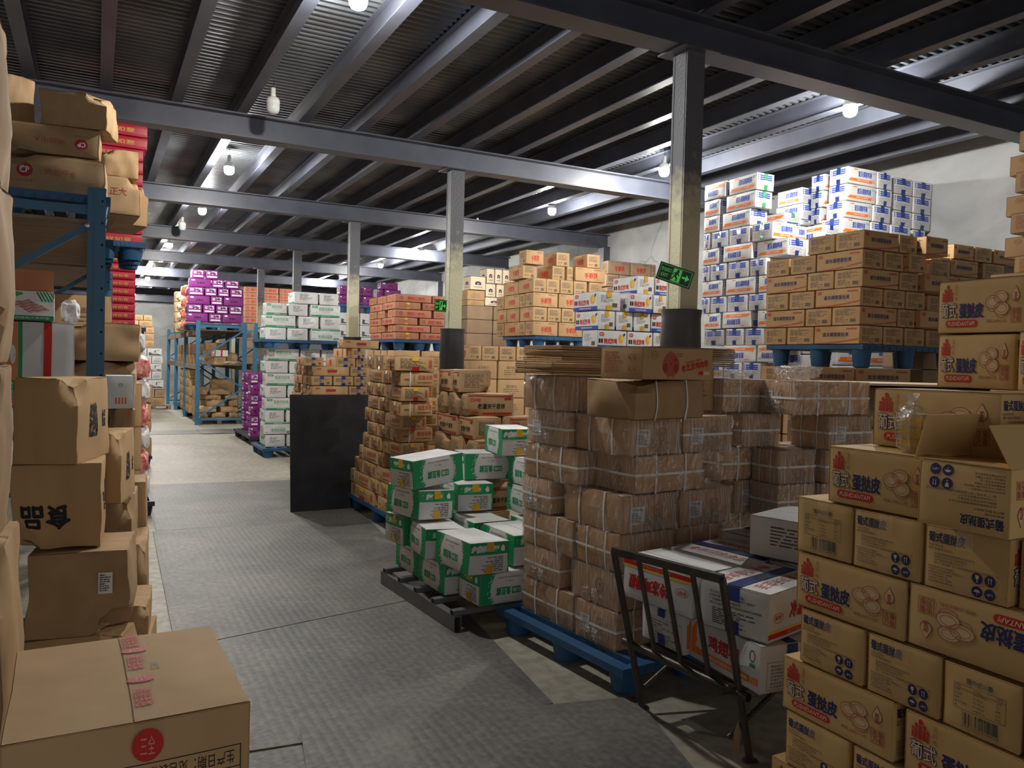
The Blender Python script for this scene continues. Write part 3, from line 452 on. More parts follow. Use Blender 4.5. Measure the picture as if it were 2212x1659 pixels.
NOM = dict(bigside=(.42,.42,.39), blank=(.42,.42,.39), plainwhite=(.48,.40,.19), tart=(.45,.265,.189), wrap=(.48,.40,.193), chao=(.50,.29,.127), apple=(.46,.27,.115), laotong=(.42,.27,.16), white=(.50,.32,.193), purple=(.42,.26,.188), red=(.55,.36,.105), shou=(.37,.21,.19), orange=(.45,.25,.175), egg=(.46,.28,.155), zha=(.40,.26,.174),
 emblem=(.30,.30,.27), plain=(.40,.35,.24), fwhite=(.40,.35,.24), kraft=(.40,.35,.24), green=(.42,.29,.19), wing=(.44,.32,.17), wing2=(.42,.26,.19), chicken=(.474,.293,.153), crush=(.534,.37,.17), big=(.42,.42,.39), front=(.554,.468,.391), cp=(.42,.30,.17), shrimp=(.36,.3,.2), stripe=(.52,.35,.42), crushed=(.56,.4,.24), jy=(.22,.3,.3), rackbox=(.4,.3,.2), redbox=(.4,.3,.12), dark=(.4,.3,.2))
DEFK = {}
def make_def(L, Wd, H, seed, bulge, namp, crush=0):
    so = Vector((seed * 7.13, seed * 3.7, seed * 1.9)); rnd = random.Random(seed); cr = [(rnd.choice((-1, 1)), rnd.choice((-1, 1)), rnd.choice((-1, 1))) for _ in range(2)]
    def d(p):
        x, y, z = p; ux, uy, uz = x / (L / 2), y / (Wd / 2), (z - H / 2) / (H / 2)
        cl = lambda t: max(0.0, 1 - t * t)
        q = Vector((x + bulge * ux * cl(uy) * cl(uz) * 1.2, y + bulge * uy * cl(ux) * cl(uz) * 1.2, z + bulge * (.35 if uz > 0 else .0) * uz * cl(ux) * cl(uy)))
        if namp:
            n = noise.noise_vector(Vector((x, y, z)) * 4.5 + so) + noise.noise_vector(Vector((x, y, z)) * 13 + so) * .3
            n.z *= .45 * (uz + 1) / 2; q += n * namp
        if namp > .008:
            for sx, sy, sz in cr:
                t = max(0, 1 - ((ux - sx) ** 2 + (uy - sy) ** 2 + (uz - sz) ** 2) / .5); q -= Vector((sx * L, sy * Wd, sz * H)) * .11 * t * t
        return q
    return d
def carton_mesh(kind, fl, seed):
    key = (kind, ''.join(c for c in fl if c in 'bknx'), seed)
    if key in DEFK: return DEFK[key]
    L, Wd, H = NOM[kind]; base, pL, pE, pT, bulge, namp = K[kind]
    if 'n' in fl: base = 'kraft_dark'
    d = make_def(L, Wd, H, seed + sum(map(ord, kind)) % 97, bulge, namp); mb = MB()
    n = 10 if namp > .008 else (7 if namp > .002 else 3); e = .004
    def grid(w, h, T, mat):
        cs = [-1.0, -1 + 2 * e / w * 2] + [-1 + 2 * i / n for i in range(1, n)] + [1 - 2 * e / w * 2, 1.0]; rs = [-1.0, -1 + 2 * e / h * 2] + [-1 + 2 * i / n for i in range(1, n)] + [1 - 2 * e / h * 2, 1.0]
        cs = sorted(cs); rs = sorted(rs); nx = len(cs); ps = []
        for j, b_ in enumerate(rs):
            for i, a in enumerate(cs):
                k = e if (i in (0, nx - 1)) + (j in (0, len(rs) - 1)) else 0
                ps.append(d(T(a * w / 2 * (1 if not k else 1), b_ * h / 2, -(.0018 if k else 0))))
        mb.add(ps, [(j * nx + i, j * nx + i + 1, (j + 1) * nx + i + 1, (j + 1) * nx + i) for j in range(len(rs) - 1) for i in range(nx - 1)], mat)
    TF = lambda x, y, o: Vector((x, -Wd / 2 - o, y + H / 2)); TB = lambda x, y, o: Vector((-x, Wd / 2 + o, y + H / 2)); TR = lambda x, y, o: Vector((L / 2 + o, x, y + H / 2)); TL = lambda x, y, o: Vector((-L / 2 - o, -x, y + H / 2))
    TT = lambda x, y, o: Vector((x, y, H + o)); TD = lambda x, y, o: Vector((x, -y, -o))
    grid(L, H, TF, base); grid(L, H, TB, base); grid(Wd, H, TR, base); grid(Wd, H, TL, base); grid(L, Wd, TD, base)
    if 'x' not in fl: grid(L, Wd, TT, base)
    # two long top flaps meeting along the middle, with a raw cut edge
    if base not in ('foam_white', 'gift_red') and 'x' not in fl:
        for sgn in (-1, 1):
            for zt, so_ in ((H, 1), (0, -1)):
                cs = [-1 + 2 * i / 8 for i in range(9)]; ps = []
                for y in (sgn * .0018, sgn * (Wd / 2 - .002)):
                    for a in cs: ps.append(d(Vector((a * (L / 2 - .002), y, zt + so_ * .0022))))
                fs = [(i, i + 1, 9 + i + 1, 9 + i) for i in range(8)]
                mb.add(ps, fs if (sgn * so_ > 0) else [q[::-1] for q in fs], base)
        q = [d(Vector((-L / 2 + (L) * i / 8, s_ * .0018, H + .0004))) for s_ in (-1, 1) for i in range(9)]; mb.add(q, [(i, i + 1, 10 + i, 9 + i) for i in range(8)], 'board_inside')
    D = lambda T: (lambda x, y, o: d(T(x, y, o)))
    pLf = p_apple_K if 'k' in fl else pL
    if pLf: pLf(Face(mb, L, H, D(TF)))
    if pL: pL(Face(mb, L, H, D(TB)))
    eb = p_tart_B if 'b' in fl else pE
    if eb: eb(Face(mb, Wd, H, D(TL))); (eb if kind == 'tart' else pE)(Face(mb, Wd, H, D(TR)))
    if pT: pT(Face(mb, L, Wd, lambda x, y, o: d(TT(x, y, o + .0028))))
    me = mb.mesh(kind + '_carton', 32); DEFK[key] = (me, d); return DEFK[key]
CH = {}
def strip_mesh(kind, seed, what):
    """tape, strap, film or label that follows the carton it sits on"""
    key = (kind, seed, what)
    if key in CH: return CH[key]
    L, Wd, H = NOM[kind]; _, d = carton_mesh(kind, '', seed); mb = MB()
    def loop(axis, pos, w, off, mat):
        if axis == 'x': cs = [(y, z) for y, z in rectloop(Wd / 2 + off, H / 2 + off)]; f_ = lambda a, b_, s_: Vector((pos + s_, a, b_ + H / 2))
        elif axis == 'y': cs = rectloop(L / 2 + off, H / 2 + off); f_ = lambda a, b_, s_: Vector((a, pos + s_, b_ + H / 2))
        else: cs = rectloop(L / 2 + off, Wd / 2 + off); f_ = lambda a, b_, s_: Vector((a, b_, pos + s_))
        n = len(cs); mb.add([d(f_(a, b_, s_)) for s_ in (-w / 2, w / 2) for a, b_ in cs], [(i, (i + 1) % n, n + (i + 1) % n, n + i) for i in range(n)], mat)
    def rectloop(a, b_, k=6):
        r = []
        for i in range(k): r.append((-a + 2 * a * i / k, -b_))
        for i in range(k): r.append((a, -b_ + 2 * b_ * i / k))
        for i in range(k): r.append((a - 2 * a * i / k, b_))
        for i in range(k): r.append((-a, b_ - 2 * b_ * i / k))
        return r
    def tab(face, u0, v0, u1, v1, mat, T=None):
        T = {'R': lambda x, y, o: Vector((L / 2 + o, x, y + H / 2)), 'L': lambda x, y, o: Vector((-L / 2 - o, -x, y + H / 2)), 'T': lambda x, y, o: Vector((x, y, H + o)), 'F': lambda x, y, o: Vector((x, -Wd / 2 - o, y + H / 2)), 'B': lambda x, y, o: Vector((-x, Wd / 2 + o, y + H / 2))}[face]
        w_, h_ = (Wd, H) if face in 'RL' else ((L, Wd) if face == 'T' else (L, H))
        Face(mb, w_, h_, lambda x, y, o: d(T(x, y, o + .0030))).rect(u0, v0, u1, v1, mat, 0, .03)
    if what.startswith('tape_'):
        mat = what; tw = .052 / Wd
        if kind in ('orange', 'green', 'wing', 'wing2', 'zha', 'chao', 'apple', 'red', 'egg', 'tart', 'shou'):
            lo = .30 if kind not in ('orange',) else .42
            for fc in 'RL': tab(fc, .5 - tw / 2, 0, .5 + tw / 2, lo, mat); tab(fc, .5 - tw / 2, .72, .5 + tw / 2, 1, 'tape_red' if kind == 'chao' and mat == 'tape_yellow' else mat)
            tab('T', 0, .5 - .026 / Wd, 1, .5 + .026 / Wd, mat)
    elif what == 'strap_cross_a': loop('x', -L * .22, .013, .006, 'strap_white')
    elif what == 'strap_cross_b': loop('x', L * .22, .013, .006, 'strap_white')
    elif what == 'strap_round': loop('z', H * .5, .013, .006, 'strap_white')
    elif what == 'strap_long': loop('y', -Wd * .2, .013, .006, 'strap_white')
    elif what in ('label_R', 'label_L'):
        for fc in what[-1]:
            tab(fc, .14, .30, .38, .78, 'ink_white'); T = (lambda x, y, o: Vector((L / 2 + o, x, y + H / 2))) if fc == 'R' else (lambda x, y, o: Vector((-L / 2 - o, -x, y + H / 2)))
            f = Face(mb, Wd, H, lambda x, y, o: d(T(x, y, o + .0034))); f.text('芥添肉卷', .18, .34, .34, .42, 'grey', 1, 0, 1); f.lines(.16, .46, .36, .74, 6, 'grey', seed, 1, words=4, fill=.4)
    elif what == 'film':
        so = Vector((seed * 5.1, 2, seed)); n = 12
        for T, w_, h_ in ((lambda x, y, o: Vector((x, -Wd / 2 - o, y + H / 2)), L, H), (lambda x, y, o: Vector((-x, Wd / 2 + o, y + H / 2)), L, H), (lambda x, y, o: Vector((L / 2 + o, x, y + H / 2)), Wd, H), (lambda x, y, o: Vector((-L / 2 - o, -x, y + H / 2)), Wd, H), (lambda x, y, o: Vector((x, y, H + o)), L, Wd)):
            ps = []
            for j in range(n + 1):
                for i in range(n + 1):
                    x = -w_ / 2 + w_ * i / n; y = -h_ / 2 + h_ * j / n; p = T(x, y, 0); q = noise.noise(p * 16 + so); o = .004 + .006 * abs(q)
                    if w_ == Wd and h_ == H and j < 4: o += .012 * max(0, noise.noise(p * 9 + so) + .2) * (4 - j) / 4
                    ed = .006; sx = 1 + ed * 2 / w_; sy = 1 + ed * 2 / h_
                    ps.append(d(T(x * sx, y * sy, o)))
            mb.add(ps, [(j * (n + 1) + i, j * (n + 1) + i + 1, (j + 1) * (n + 1) + i + 1, (j + 1) * (n + 1) + i) for j in range(n) for i in range(n)], 'wrap_film')
    elif what in ('film_gather_a', 'film_gather_b'):
        rnd = random.Random(seed); n = 22
        for sx in ((-1,) if what.endswith('a') else (1,)):
            ps = []
            for j in range(7):
                for i in range(n):
                    a = 2 * PI * i / n; r = .018 + .052 * j / 6; fold = 1 + .28 * math.sin(a * 7 + seed + j * .6) * (.4 + .1 * j)
                    ps.append(d(Vector((sx * (L / 2 + .022 - .013 * j / 6 * 1.2 + .006 * math.sin(a * 5 + j)), r * fold * math.cos(a) * 1.35 + .02, H * .24 + r * fold * math.sin(a) * .55))))
            mb.add(ps, [(j * n + i, j * n + (i + 1) % n, (j + 1) * n + (i + 1) % n, (j + 1) * n + i) for j in range(6) for i in range(n)], 'wrap_bunch')
    CH[key] = mb.mesh(what, 60); return CH[key]

DATA = '''
tart tart 2.833 1.687 1.742 -90 0.322 0.265 0.188 - 1 1
tart tart 2.833 1.701 1.549 -90 0.281 0.265 0.19 - 2 1
tart tart 2.713 1.406 1.549 -90 0.167 0.265 0.19 - 2 2
tart tart 2.472 1.604 1.351 -90 0.434 0.265 0.195 - 3 1
tart tart 2.825 1.45 1.351 0 0.45 0.179 0.195 x 3 2
tart tart 2.335 1.687 1.158 -90 0.384 0.27 0.189 - 4 1
tart tart 2.425 1.89 0.965 0 0.45 0.235 0.189 b 5 1
tart tart 2.425 1.646 0.965 0 0.45 0.247 0.189 - 5 2
tart tart 2.425 1.392 0.965 0 0.45 0.255 0.189 - 5 3
tart tart 2.363 1.155 0.965 -90 0.208 0.265 0.189 - 5 4
tart tart 2.332 1.784 0.772 -90 0.433 0.265 0.189 - 6 1
tart tart 2.332 1.317 0.772 -90 0.494 0.265 0.189 u 6 2
tart tart 2.425 1.843 0.579 0 0.45 0.266 0.189 - 7 1
tart tart 2.425 1.574 0.579 0 0.45 0.255 0.189 - 7 2
tart tart 2.425 1.33 0.579 0 0.45 0.227 0.189 b 7 3
tart tart 2.332 0.992 0.579 -90 0.443 0.265 0.189 - 7 4
tart tart 2.332 1.819 0.386 -90 0.459 0.265 0.189 - 8 1
tart tart 2.332 1.32 0.386 -90 0.48 0.265 0.189 - 8 2
tart tart 2.425 1.892 0.193 0 0.45 0.272 0.189 - 9 1
tart tart 2.425 1.616 0.193 0 0.45 0.252 0.189 - 9 2
tart tart 2.332 1.854 0.002 -90 0.468 0.265 0.187 - 10 1
wrap wrap 2.465 3.942 1.338 -84.3 0.441 0.4 0.193 - 1 1
wrap wrap 2.507 3.922 1.14 5.7 0.48 0.405 0.193 l 2 1
wrap wrap 2.549 3.497 1.14 -84.3 0.437 0.391 0.193 l 2 2
wrap wrap 2.941 3.536 1.14 -84.3 0.436 0.389 0.193 l 2 3
wrap wrap 2.471 3.88 0.942 -84.3 0.529 0.4 0.193 - 3 1
wrap wrap 2.669 3.459 0.942 5.7 0.504 0.338 0.193 - 3 2
wrap wrap 2.488 4.006 0.744 5.7 0.46 0.303 0.193 l 4 1
wrap wrap 2.529 3.52 0.744 -84.3 0.486 0.408 0.193 l 4 2
wrap wrap 2.944 3.558 0.744 -84.3 0.48 0.415 0.193 l 4 3
wrap wrap 2.469 3.894 0.546 -84.3 0.492 0.4 0.193 - 5 1
wrap wrap 2.521 3.461 0.546 -84.3 0.37 0.398 0.193 - 5 2
wrap wrap 2.916 3.535 0.546 5.7 0.355 0.4 0.193 - 5 3
wrap wrap 2.505 3.942 0.348 5.7 0.48 0.362 0.193 - 6 1
wrap wrap 2.52 3.476 0.348 5.7 0.395 0.4 0.193 - 6 2
wrap wrap 2.471 3.875 0.15 -84.3 0.498 0.4 0.193 - 7 1
wrap wrap 2.519 3.447 0.15 5.7 0.419 0.343 0.193 l 7 2
wrapb wrap 3.494 3.72 1.338 0 0.47 0.34 0.193 - 1 1
wrapb wrap 3.479 3.69 1.14 -90 0.48 0.32 0.193 - 2 1
wrapb wrap 3.445 3.7 0.942 0 0.449 0.4 0.193 - 3 1
wrapb wrap 3.525 3.75 0.744 -90 0.48 0.368 0.193 l 4 1
wrapb wrap 3.521 3.75 0.546 0 0.458 0.4 0.193 - 5 1
wrapc wrap 3.849 3.397 1.338 0 0.62 0.294 0.193 l 1 1
wrapc wrap 3.931 3.34 1.14 -90 0.3 0.382 0.193 l 2 1
wrapc wrap 3.593 3.382 0.942 -90 0.224 0.308 0.193 - 3 1
wrapc wrap 3.905 3.46 0.942 -90 0.48 0.306 0.193 - 3 2
wrapc wrap 3.592 3.387 0.744 0 0.308 0.234 0.193 - 4 1
wrapc wrap 3.956 3.44 0.744 0 0.411 0.4 0.193 - 4 2
chao chao 2.65 7.608 1.504 0 0.5 0.25 0.126 t 1 1
chao chao 2.175 6.531 1.504 0 0.08 0.222 0.126 t 1 2
chao chao 2.404 6.61 1.504 -90 0.5 0.369 0.126 t 1 3
chao chao 2.545 7.455 1.375 -90 0.461 0.29 0.126 - 2 1
chao chao 2.65 7.1 1.375 0 0.5 0.222 0.126 t 2 2
chao chao 2.434 6.498 1.375 0 0.313 0.256 0.126 ts 2 3
chao chao 2.65 7.61 1.246 0 0.5 0.243 0.126 t 3 1
chao chao 2.65 7.311 1.246 0 0.5 0.326 0.126 t 3 2
chao chao 2.42 6.582 1.246 -90 0.424 0.268 0.126 t 3 3
chao chao 2.545 7.501 1.117 -90 0.353 0.29 0.126 - 4 1
chao chao 2.65 7.169 1.117 0 0.5 0.289 0.126 t 4 2
chao chao 2.442 6.54 1.117 0 0.304 0.301 0.126 ts 4 3
chao chao 2.65 7.632 0.988 0 0.5 0.268 0.126 t 5 1
chao chao 2.65 7.314 0.988 0 0.5 0.345 0.126 t 5 2
chao chao 2.463 6.725 0.988 -90 0.409 0.262 0.126 t 5 3
chao chao 2.65 7.501 0.859 0 0.5 0.347 0.126 - 6 1
chao chao 2.65 7.157 0.859 0 0.5 0.316 0.126 t 6 2
chao chao 2.569 6.862 0.859 0 0.329 0.283 0.126 ts 6 3
chao chao 2.545 7.7 0.72 -90 0.247 0.29 0.136 - 7 1
chao chao 2.65 7.401 0.72 0 0.5 0.33 0.136 t 7 2
chao chao 2.532 6.976 0.72 -90 0.511 0.242 0.136 t 7 3
chao chao 2.545 7.645 0.582 -90 0.609 0.29 0.135 s 8 1
chao chao 2.65 7.222 0.582 0 0.5 0.219 0.135 t 8 2
chao chao 2.55 6.865 0.582 0 0.28 0.29 0.135 t 8 3
chao chao 2.65 7.942 0.443 0 0.5 0.291 0.136 t 9 1
chao chao 2.65 7.576 0.443 0 0.5 0.421 0.136 t 9 2
chao chao 2.545 7.149 0.443 -90 0.404 0.29 0.136 - 9 3
chao chao 2.515 6.831 0.443 -90 0.222 0.204 0.136 t 9 4
chao chao 2.545 7.902 0.305 -90 0.654 0.29 0.135 s 10 1
chao chao 2.65 7.405 0.305 0 0.5 0.32 0.135 t 10 2
chao chao 2.65 7.086 0.305 0 0.5 0.294 0.135 t 10 3
chao chao 2.65 7.805 0.166 0 0.5 0.817 0.136 t 11 1
chao chao 2.545 7.079 0.166 -90 0.471 0.29 0.136 - 11 2
apple apple 2.892 9.655 1.722 0 0.454 0.27 0.103 - 1 1
apple apple 2.895 10.115 1.6 -90 0.406 0.27 0.122 k 2 1
apple apple 2.857 9.704 1.6 -90 0.407 0.173 0.122 k 2 2
apple apple 2.338 9.819 1.497 -90 0.398 0.249 0.104 k 3 1
apple apple 2.697 9.75 1.489 -90 0.5 0.246 0.113 k 3 2
apple apple 2.909 9.76 1.489 -90 0.46 0.151 0.113 - 3 3
apple apple 2.54 10.376 1.379 0 0.46 0.264 0.114 - 4 1
apple apple 2.54 9.987 1.379 0 0.46 0.303 0.114 - 4 2
apple apple 2.528 9.648 1.379 0 0.436 0.295 0.114 - 4 3
apple apple 2.866 9.665 1.379 -90 0.33 0.223 0.114 - 4 4
apple apple 2.445 10.334 1.264 -90 0.454 0.27 0.114 k 5 1
apple apple 2.413 9.736 1.264 -90 0.471 0.249 0.114 k 5 2
apple apple 2.673 9.73 1.264 -90 0.46 0.251 0.114 - 5 3
apple apple 2.899 9.73 1.264 -90 0.46 0.189 0.114 - 5 4
apple apple 2.54 10.448 1.147 0 0.46 0.232 0.112 - 6 1
apple apple 2.54 10.015 1.147 0 0.46 0.328 0.112 - 6 2
apple apple 2.515 9.632 1.147 0 0.44 0.265 0.112 - 6 3
apple apple 2.863 9.673 1.147 -90 0.345 0.245 0.112 - 6 4
apple apple 2.445 10.42 1.024 -90 0.546 0.27 0.12 k 7 1
apple apple 2.417 9.73 1.024 -90 0.46 0.25 0.12 k 7 2
apple apple 2.677 9.73 1.024 -90 0.46 0.251 0.12 - 7 3
apple apple 2.54 10.535 0.899 0 0.46 0.322 0.12 - 8 1
apple apple 2.54 10.141 0.899 0 0.46 0.417 0.12 - 8 2
apple apple 2.52 9.635 0.899 0 0.441 0.27 0.12 - 8 3
apple apple 2.445 10.4 0.774 -90 0.546 0.27 0.12 k 9 1
apple apple 2.421 9.73 0.774 -90 0.46 0.25 0.12 k 9 2
apple apple 2.682 9.73 0.774 -90 0.46 0.251 0.12 - 9 3
apple apple 2.54 10.515 0.649 0 0.46 0.322 0.12 - 10 1
apple apple 2.54 10.122 0.649 0 0.46 0.417 0.12 - 10 2
apple apple 2.524 9.635 0.649 0 0.441 0.27 0.12 - 10 3
apple apple 2.445 10.381 0.524 -90 0.545 0.27 0.12 k 11 1
apple apple 2.426 9.73 0.524 -90 0.46 0.25 0.12 k 11 2
apple apple 2.687 9.73 0.524 -90 0.46 0.251 0.12 - 11 3
apple apple 2.54 10.496 0.399 0 0.46 0.322 0.12 - 12 1
apple apple 2.54 10.103 0.399 0 0.46 0.416 0.12 - 12 2
apple apple 2.529 9.635 0.399 0 0.441 0.27 0.12 - 12 3
apple apple 2.445 10.362 0.274 -90 0.545 0.27 0.12 k 13 1
apple apple 2.431 9.73 0.274 -90 0.46 0.25 0.12 k 13 2
apple apple 2.692 9.73 0.274 -90 0.46 0.252 0.12 - 13 3
apple apple 2.54 10.476 0.149 0 0.46 0.321 0.12 - 14 1
apple apple 2.54 10.084 0.149 0 0.46 0.416 0.12 - 14 2
apple apple 2.534 9.635 0.149 0 0.442 0.27 0.12 - 14 3
laotong laotong 2.705 6.131 1.348 -90 0.284 0.27 0.177 d 1 1
laotong laotong 2.723 5.902 1.348 -90 0.16 0.305 0.177 d 1 2
laotong laotong 2.78 6.184 1.166 0 0.42 0.226 0.178 d 2 1
laotong laotong 2.78 5.95 1.166 0 0.42 0.223 0.178 d 2 2
laotong laotong 2.793 5.744 1.166 0 0.447 0.171 0.178 d 2 3
laotong laotong 2.705 6.085 0.995 -90 0.453 0.27 0.167 d 3 1
laotong laotong 2.71 5.69 0.995 -90 0.307 0.28 0.167 d 3 2
laotong laotong 3.072 5.705 0.995 0 0.353 0.27 0.167 d 3 3
laotong laotong 2.78 6.189 0.813 0 0.42 0.31 0.178 d 4 1
laotong laotong 2.78 5.876 0.813 0 0.42 0.286 0.178 d 4 2
laotong laotong 2.777 5.591 0.813 0 0.414 0.265 0.178 d 4 3
laotong laotong 2.705 6.078 0.636 -90 0.459 0.27 0.173 d 5 1
laotong laotong 2.715 5.62 0.636 -90 0.437 0.289 0.173 d 5 2
laotong laotong 2.78 6.154 0.454 0 0.42 0.305 0.178 d 6 1
laotong laotong 2.777 5.574 0.454 0 0.413 0.27 0.178 d 6 2
laotong laotong 2.705 6.058 0.275 -90 0.458 0.27 0.175 d 7 1
laotong laotong 2.718 5.606 0.275 -90 0.423 0.296 0.175 d 7 2
laotong laotong 2.78 6.133 0.1 0 0.42 0.304 0.171 d 8 1
laotong laotong 2.776 5.554 0.1 0 0.413 0.27 0.171 d 8 2
white white 3.017 13.23 2.458 -90 0.5 0.392 0.193 - 1 1
white white 3.385 13.23 2.458 -90 0.5 0.321 0.193 - 1 2
white white 2.548 13.12 2.261 0 0.341 0.279 0.193 - 2 1
white white 2.889 13.23 2.261 -90 0.5 0.314 0.193 - 2 2
white white 3.334 13.14 2.261 0 0.502 0.32 0.193 - 2 3
white white 2.61 13.14 2.064 0 0.495 0.32 0.193 - 3 1
white white 3.063 13.23 2.064 -90 0.5 0.337 0.193 - 3 2
white white 3.415 13.23 2.064 -90 0.5 0.328 0.193 - 3 3
white white 2.54 13.23 1.867 -90 0.5 0.334 0.193 - 4 1
white white 2.888 13.23 1.867 -90 0.5 0.337 0.193 - 4 2
white white 3.345 13.14 1.867 0 0.502 0.32 0.193 u 4 3
white white 2.663 13.14 1.531 0 0.512 0.32 0.193 - 5 1
white white 3.099 13.23 1.531 -90 0.5 0.323 0.193 - 5 2
white white 3.439 13.23 1.531 -90 0.5 0.319 0.193 - 5 3
white white 2.57 13.23 1.334 -90 0.5 0.355 0.193 - 6 1
white white 2.931 13.23 1.334 -90 0.5 0.338 0.193 - 6 2
white white 3.279 13.23 1.334 -90 0.5 0.335 0.193 - 6 3
white white 2.646 13.14 1.137 0 0.5 0.32 0.193 - 7 1
white white 3.085 13.23 1.137 -90 0.5 0.342 0.193 - 7 2
white white 2.558 13.23 0.94 -90 0.5 0.34 0.193 - 8 1
white white 2.915 13.23 0.94 -90 0.5 0.345 0.193 - 8 2
white white 2.637 13.14 0.743 0 0.493 0.32 0.193 - 9 1
white white 3.073 13.23 0.743 -90 0.5 0.342 0.193 - 9 2
white white 2.546 13.23 0.546 -90 0.5 0.311 0.193 - 10 1
white white 2.89 13.23 0.546 -90 0.5 0.334 0.193 - 10 2
white white 2.614 13.14 0.349 0 0.478 0.32 0.193 u 11 1
white white 3.042 13.23 0.349 -90 0.5 0.341 0.193 - 11 2
white white 2.561 13.23 0.152 -90 0.5 0.322 0.193 - 12 1
white white 2.91 13.23 0.152 -90 0.5 0.345 0.193 - 12 2
purple purple 2.055 19.56 3.329 -90 0.42 0.274 0.197 - 1 1
purple purple 2.351 19.56 3.329 -90 0.42 0.288 0.197 - 1 2
purple purple 2.1 19.48 3.133 0 0.481 0.26 0.191 - 2 1
purple purple 2.481 19.56 3.133 -90 0.42 0.262 0.191 - 2 2
purple purple 2.799 19.56 3.133 -90 0.42 0.323 0.191 - 2 3
purple purple 2.012 19.56 2.938 -90 0.42 0.35 0.191 - 3 1
purple purple 2.333 19.56 2.938 -90 0.42 0.273 0.191 - 3 2
purple purple 2.608 19.56 2.938 -90 0.42 0.256 0.191 - 3 3
purple purple 2.894 19.56 2.938 -90 0.42 0.296 0.191 - 3 4
purple purple 2.077 19.48 2.74 0 0.476 0.26 0.194 - 4 1
purple purple 2.46 19.56 2.74 -90 0.42 0.269 0.194 - 4 2
purple purple 2.825 19.48 2.74 0 0.44 0.26 0.194 - 4 3
purple purple 1.985 19.56 2.541 -90 0.42 0.335 0.194 - 5 1
purple purple 2.299 19.56 2.541 -90 0.42 0.27 0.194 - 5 2
purple purple 2.58 19.56 2.541 -90 0.42 0.271 0.194 - 5 3
purple purple 2.88 19.56 2.541 -90 0.42 0.309 0.194 - 5 4
purple purple 2.041 19.48 2.343 0 0.468 0.26 0.195 - 6 1
purple purple 2.431 19.56 2.343 -90 0.42 0.282 0.195 - 6 2
purple purple 2.8 19.48 2.343 0 0.429 0.26 0.195 - 6 3
purplelow purple 2.518 14.73 0.15 0 0.155 0.26 0.186 - 1 1
purplelow purple 2.78 16.297 0.15 0 0.4 0.254 0.186 - 1 2
purplelow purple 2.516 14.81 0.34 -90 0.42 0.155 0.186 - 2 1
purplelow purple 2.78 16.315 0.34 0 0.4 0.254 0.186 - 2 2
purplelow purple 2.513 14.73 0.53 0 0.155 0.26 0.186 - 3 1
purplelow purple 2.78 16.333 0.53 0 0.4 0.254 0.186 - 3 2
purplelow purple 2.51 14.81 0.72 -90 0.42 0.155 0.186 - 4 1
purplelow purple 2.78 16.351 0.72 0 0.4 0.254 0.186 - 4 2
purplelow purple 2.507 14.73 0.91 0 0.155 0.26 0.186 - 5 1
purplelow purple 2.78 16.368 0.91 0 0.4 0.254 0.186 - 5 2
purplelow purple 2.504 14.81 1.1 -90 0.42 0.154 0.186 - 6 1
purplelow purple 2.78 16.386 1.1 0 0.4 0.254 0.186 - 6 2
purpleback purple 4.192 15.13 2.809 0 0.159 0.26 0.175 - 1 1
purpleback purple 4.421 15.13 2.809 0 0.254 0.26 0.175 - 1 2
purpleback purple 4.663 15.13 2.809 0 0.192 0.26 0.175 - 1 3
purpleback purple 4.195 15.13 2.63 0 0.182 0.26 0.175 - 2 1
purpleback purple 4.687 15.13 2.63 0 0.246 0.26 0.175 - 2 2
purpleback purple 4.918 15.13 2.791 0 0.143 0.26 0.172 - 3 1
purpleback purple 5.176 15.13 2.791 0 0.35 0.26 0.172 - 3 2
purpleback purple 5.107 15.13 2.963 0 0.361 0.26 0.142 - 4 1
red red 4.025 11.801 2.417 0 0.55 0.372 0.109 t 1 1
red red 4.025 11.366 2.417 0 0.55 0.408 0.109 t 1 2
red red 4.006 10.89 2.417 0 0.548 0.381 0.109 t 1 3
red red 4.398 10.88 2.417 0 0.219 0.36 0.109 - 1 4
red red 3.93 11.64 2.312 -90 0.596 0.36 0.102 - 2 1
red red 3.92 10.97 2.312 -90 0.541 0.39 0.102 t 2 2
red red 4.343 10.88 2.312 0 0.409 0.36 0.102 - 2 3
red red 4.025 11.778 2.2 0 0.55 0.388 0.109 t 3 1
red red 4.025 11.387 2.2 0 0.55 0.339 0.109 t 3 2
red red 4.01 10.88 2.2 0 0.548 0.36 0.109 t 3 3
red red 4.412 10.975 2.2 -90 0.55 0.201 0.109 - 3 4
red red 3.93 11.673 2.093 -90 0.537 0.36 0.104 - 4 1
red red 3.897 10.993 2.093 -90 0.585 0.351 0.104 t 4 2
red red 4.313 10.88 2.093 0 0.423 0.36 0.104 - 4 3
red red 4.025 11.765 1.99 0 0.55 0.388 0.101 t 5 1
red red 4.025 11.379 1.99 0 0.55 0.35 0.101 t 5 2
red red 4.004 10.88 1.99 0 0.525 0.36 0.101 t 5 3
red red 4.386 10.949 1.99 -90 0.498 0.21 0.101 - 5 4
red red 3.93 11.625 1.887 -90 0.511 0.36 0.099 - 6 1
red red 3.919 11.011 1.887 -90 0.622 0.351 0.099 t 6 2
red red 4.316 10.88 1.887 0 0.408 0.36 0.099 - 6 3
redback red 3.904 23.18 3.35 0 0.488 0.36 0.165 - 1 1
redback red 4.365 23.18 3.35 0 0.401 0.36 0.165 - 1 2
redback red 4.786 23.18 3.35 0 0.408 0.36 0.165 - 1 3
redback red 3.907 23.18 3.181 0 0.488 0.36 0.165 - 2 1
redback red 4.368 23.18 3.181 0 0.401 0.36 0.165 - 2 2
redback red 4.788 23.18 3.181 0 0.408 0.36 0.165 - 2 3
redback red 3.91 23.18 3.012 0 0.488 0.36 0.165 - 3 1
redback red 4.37 23.18 3.012 0 0.401 0.36 0.165 - 3 2
redback red 4.791 23.18 3.012 0 0.408 0.36 0.165 - 3 3
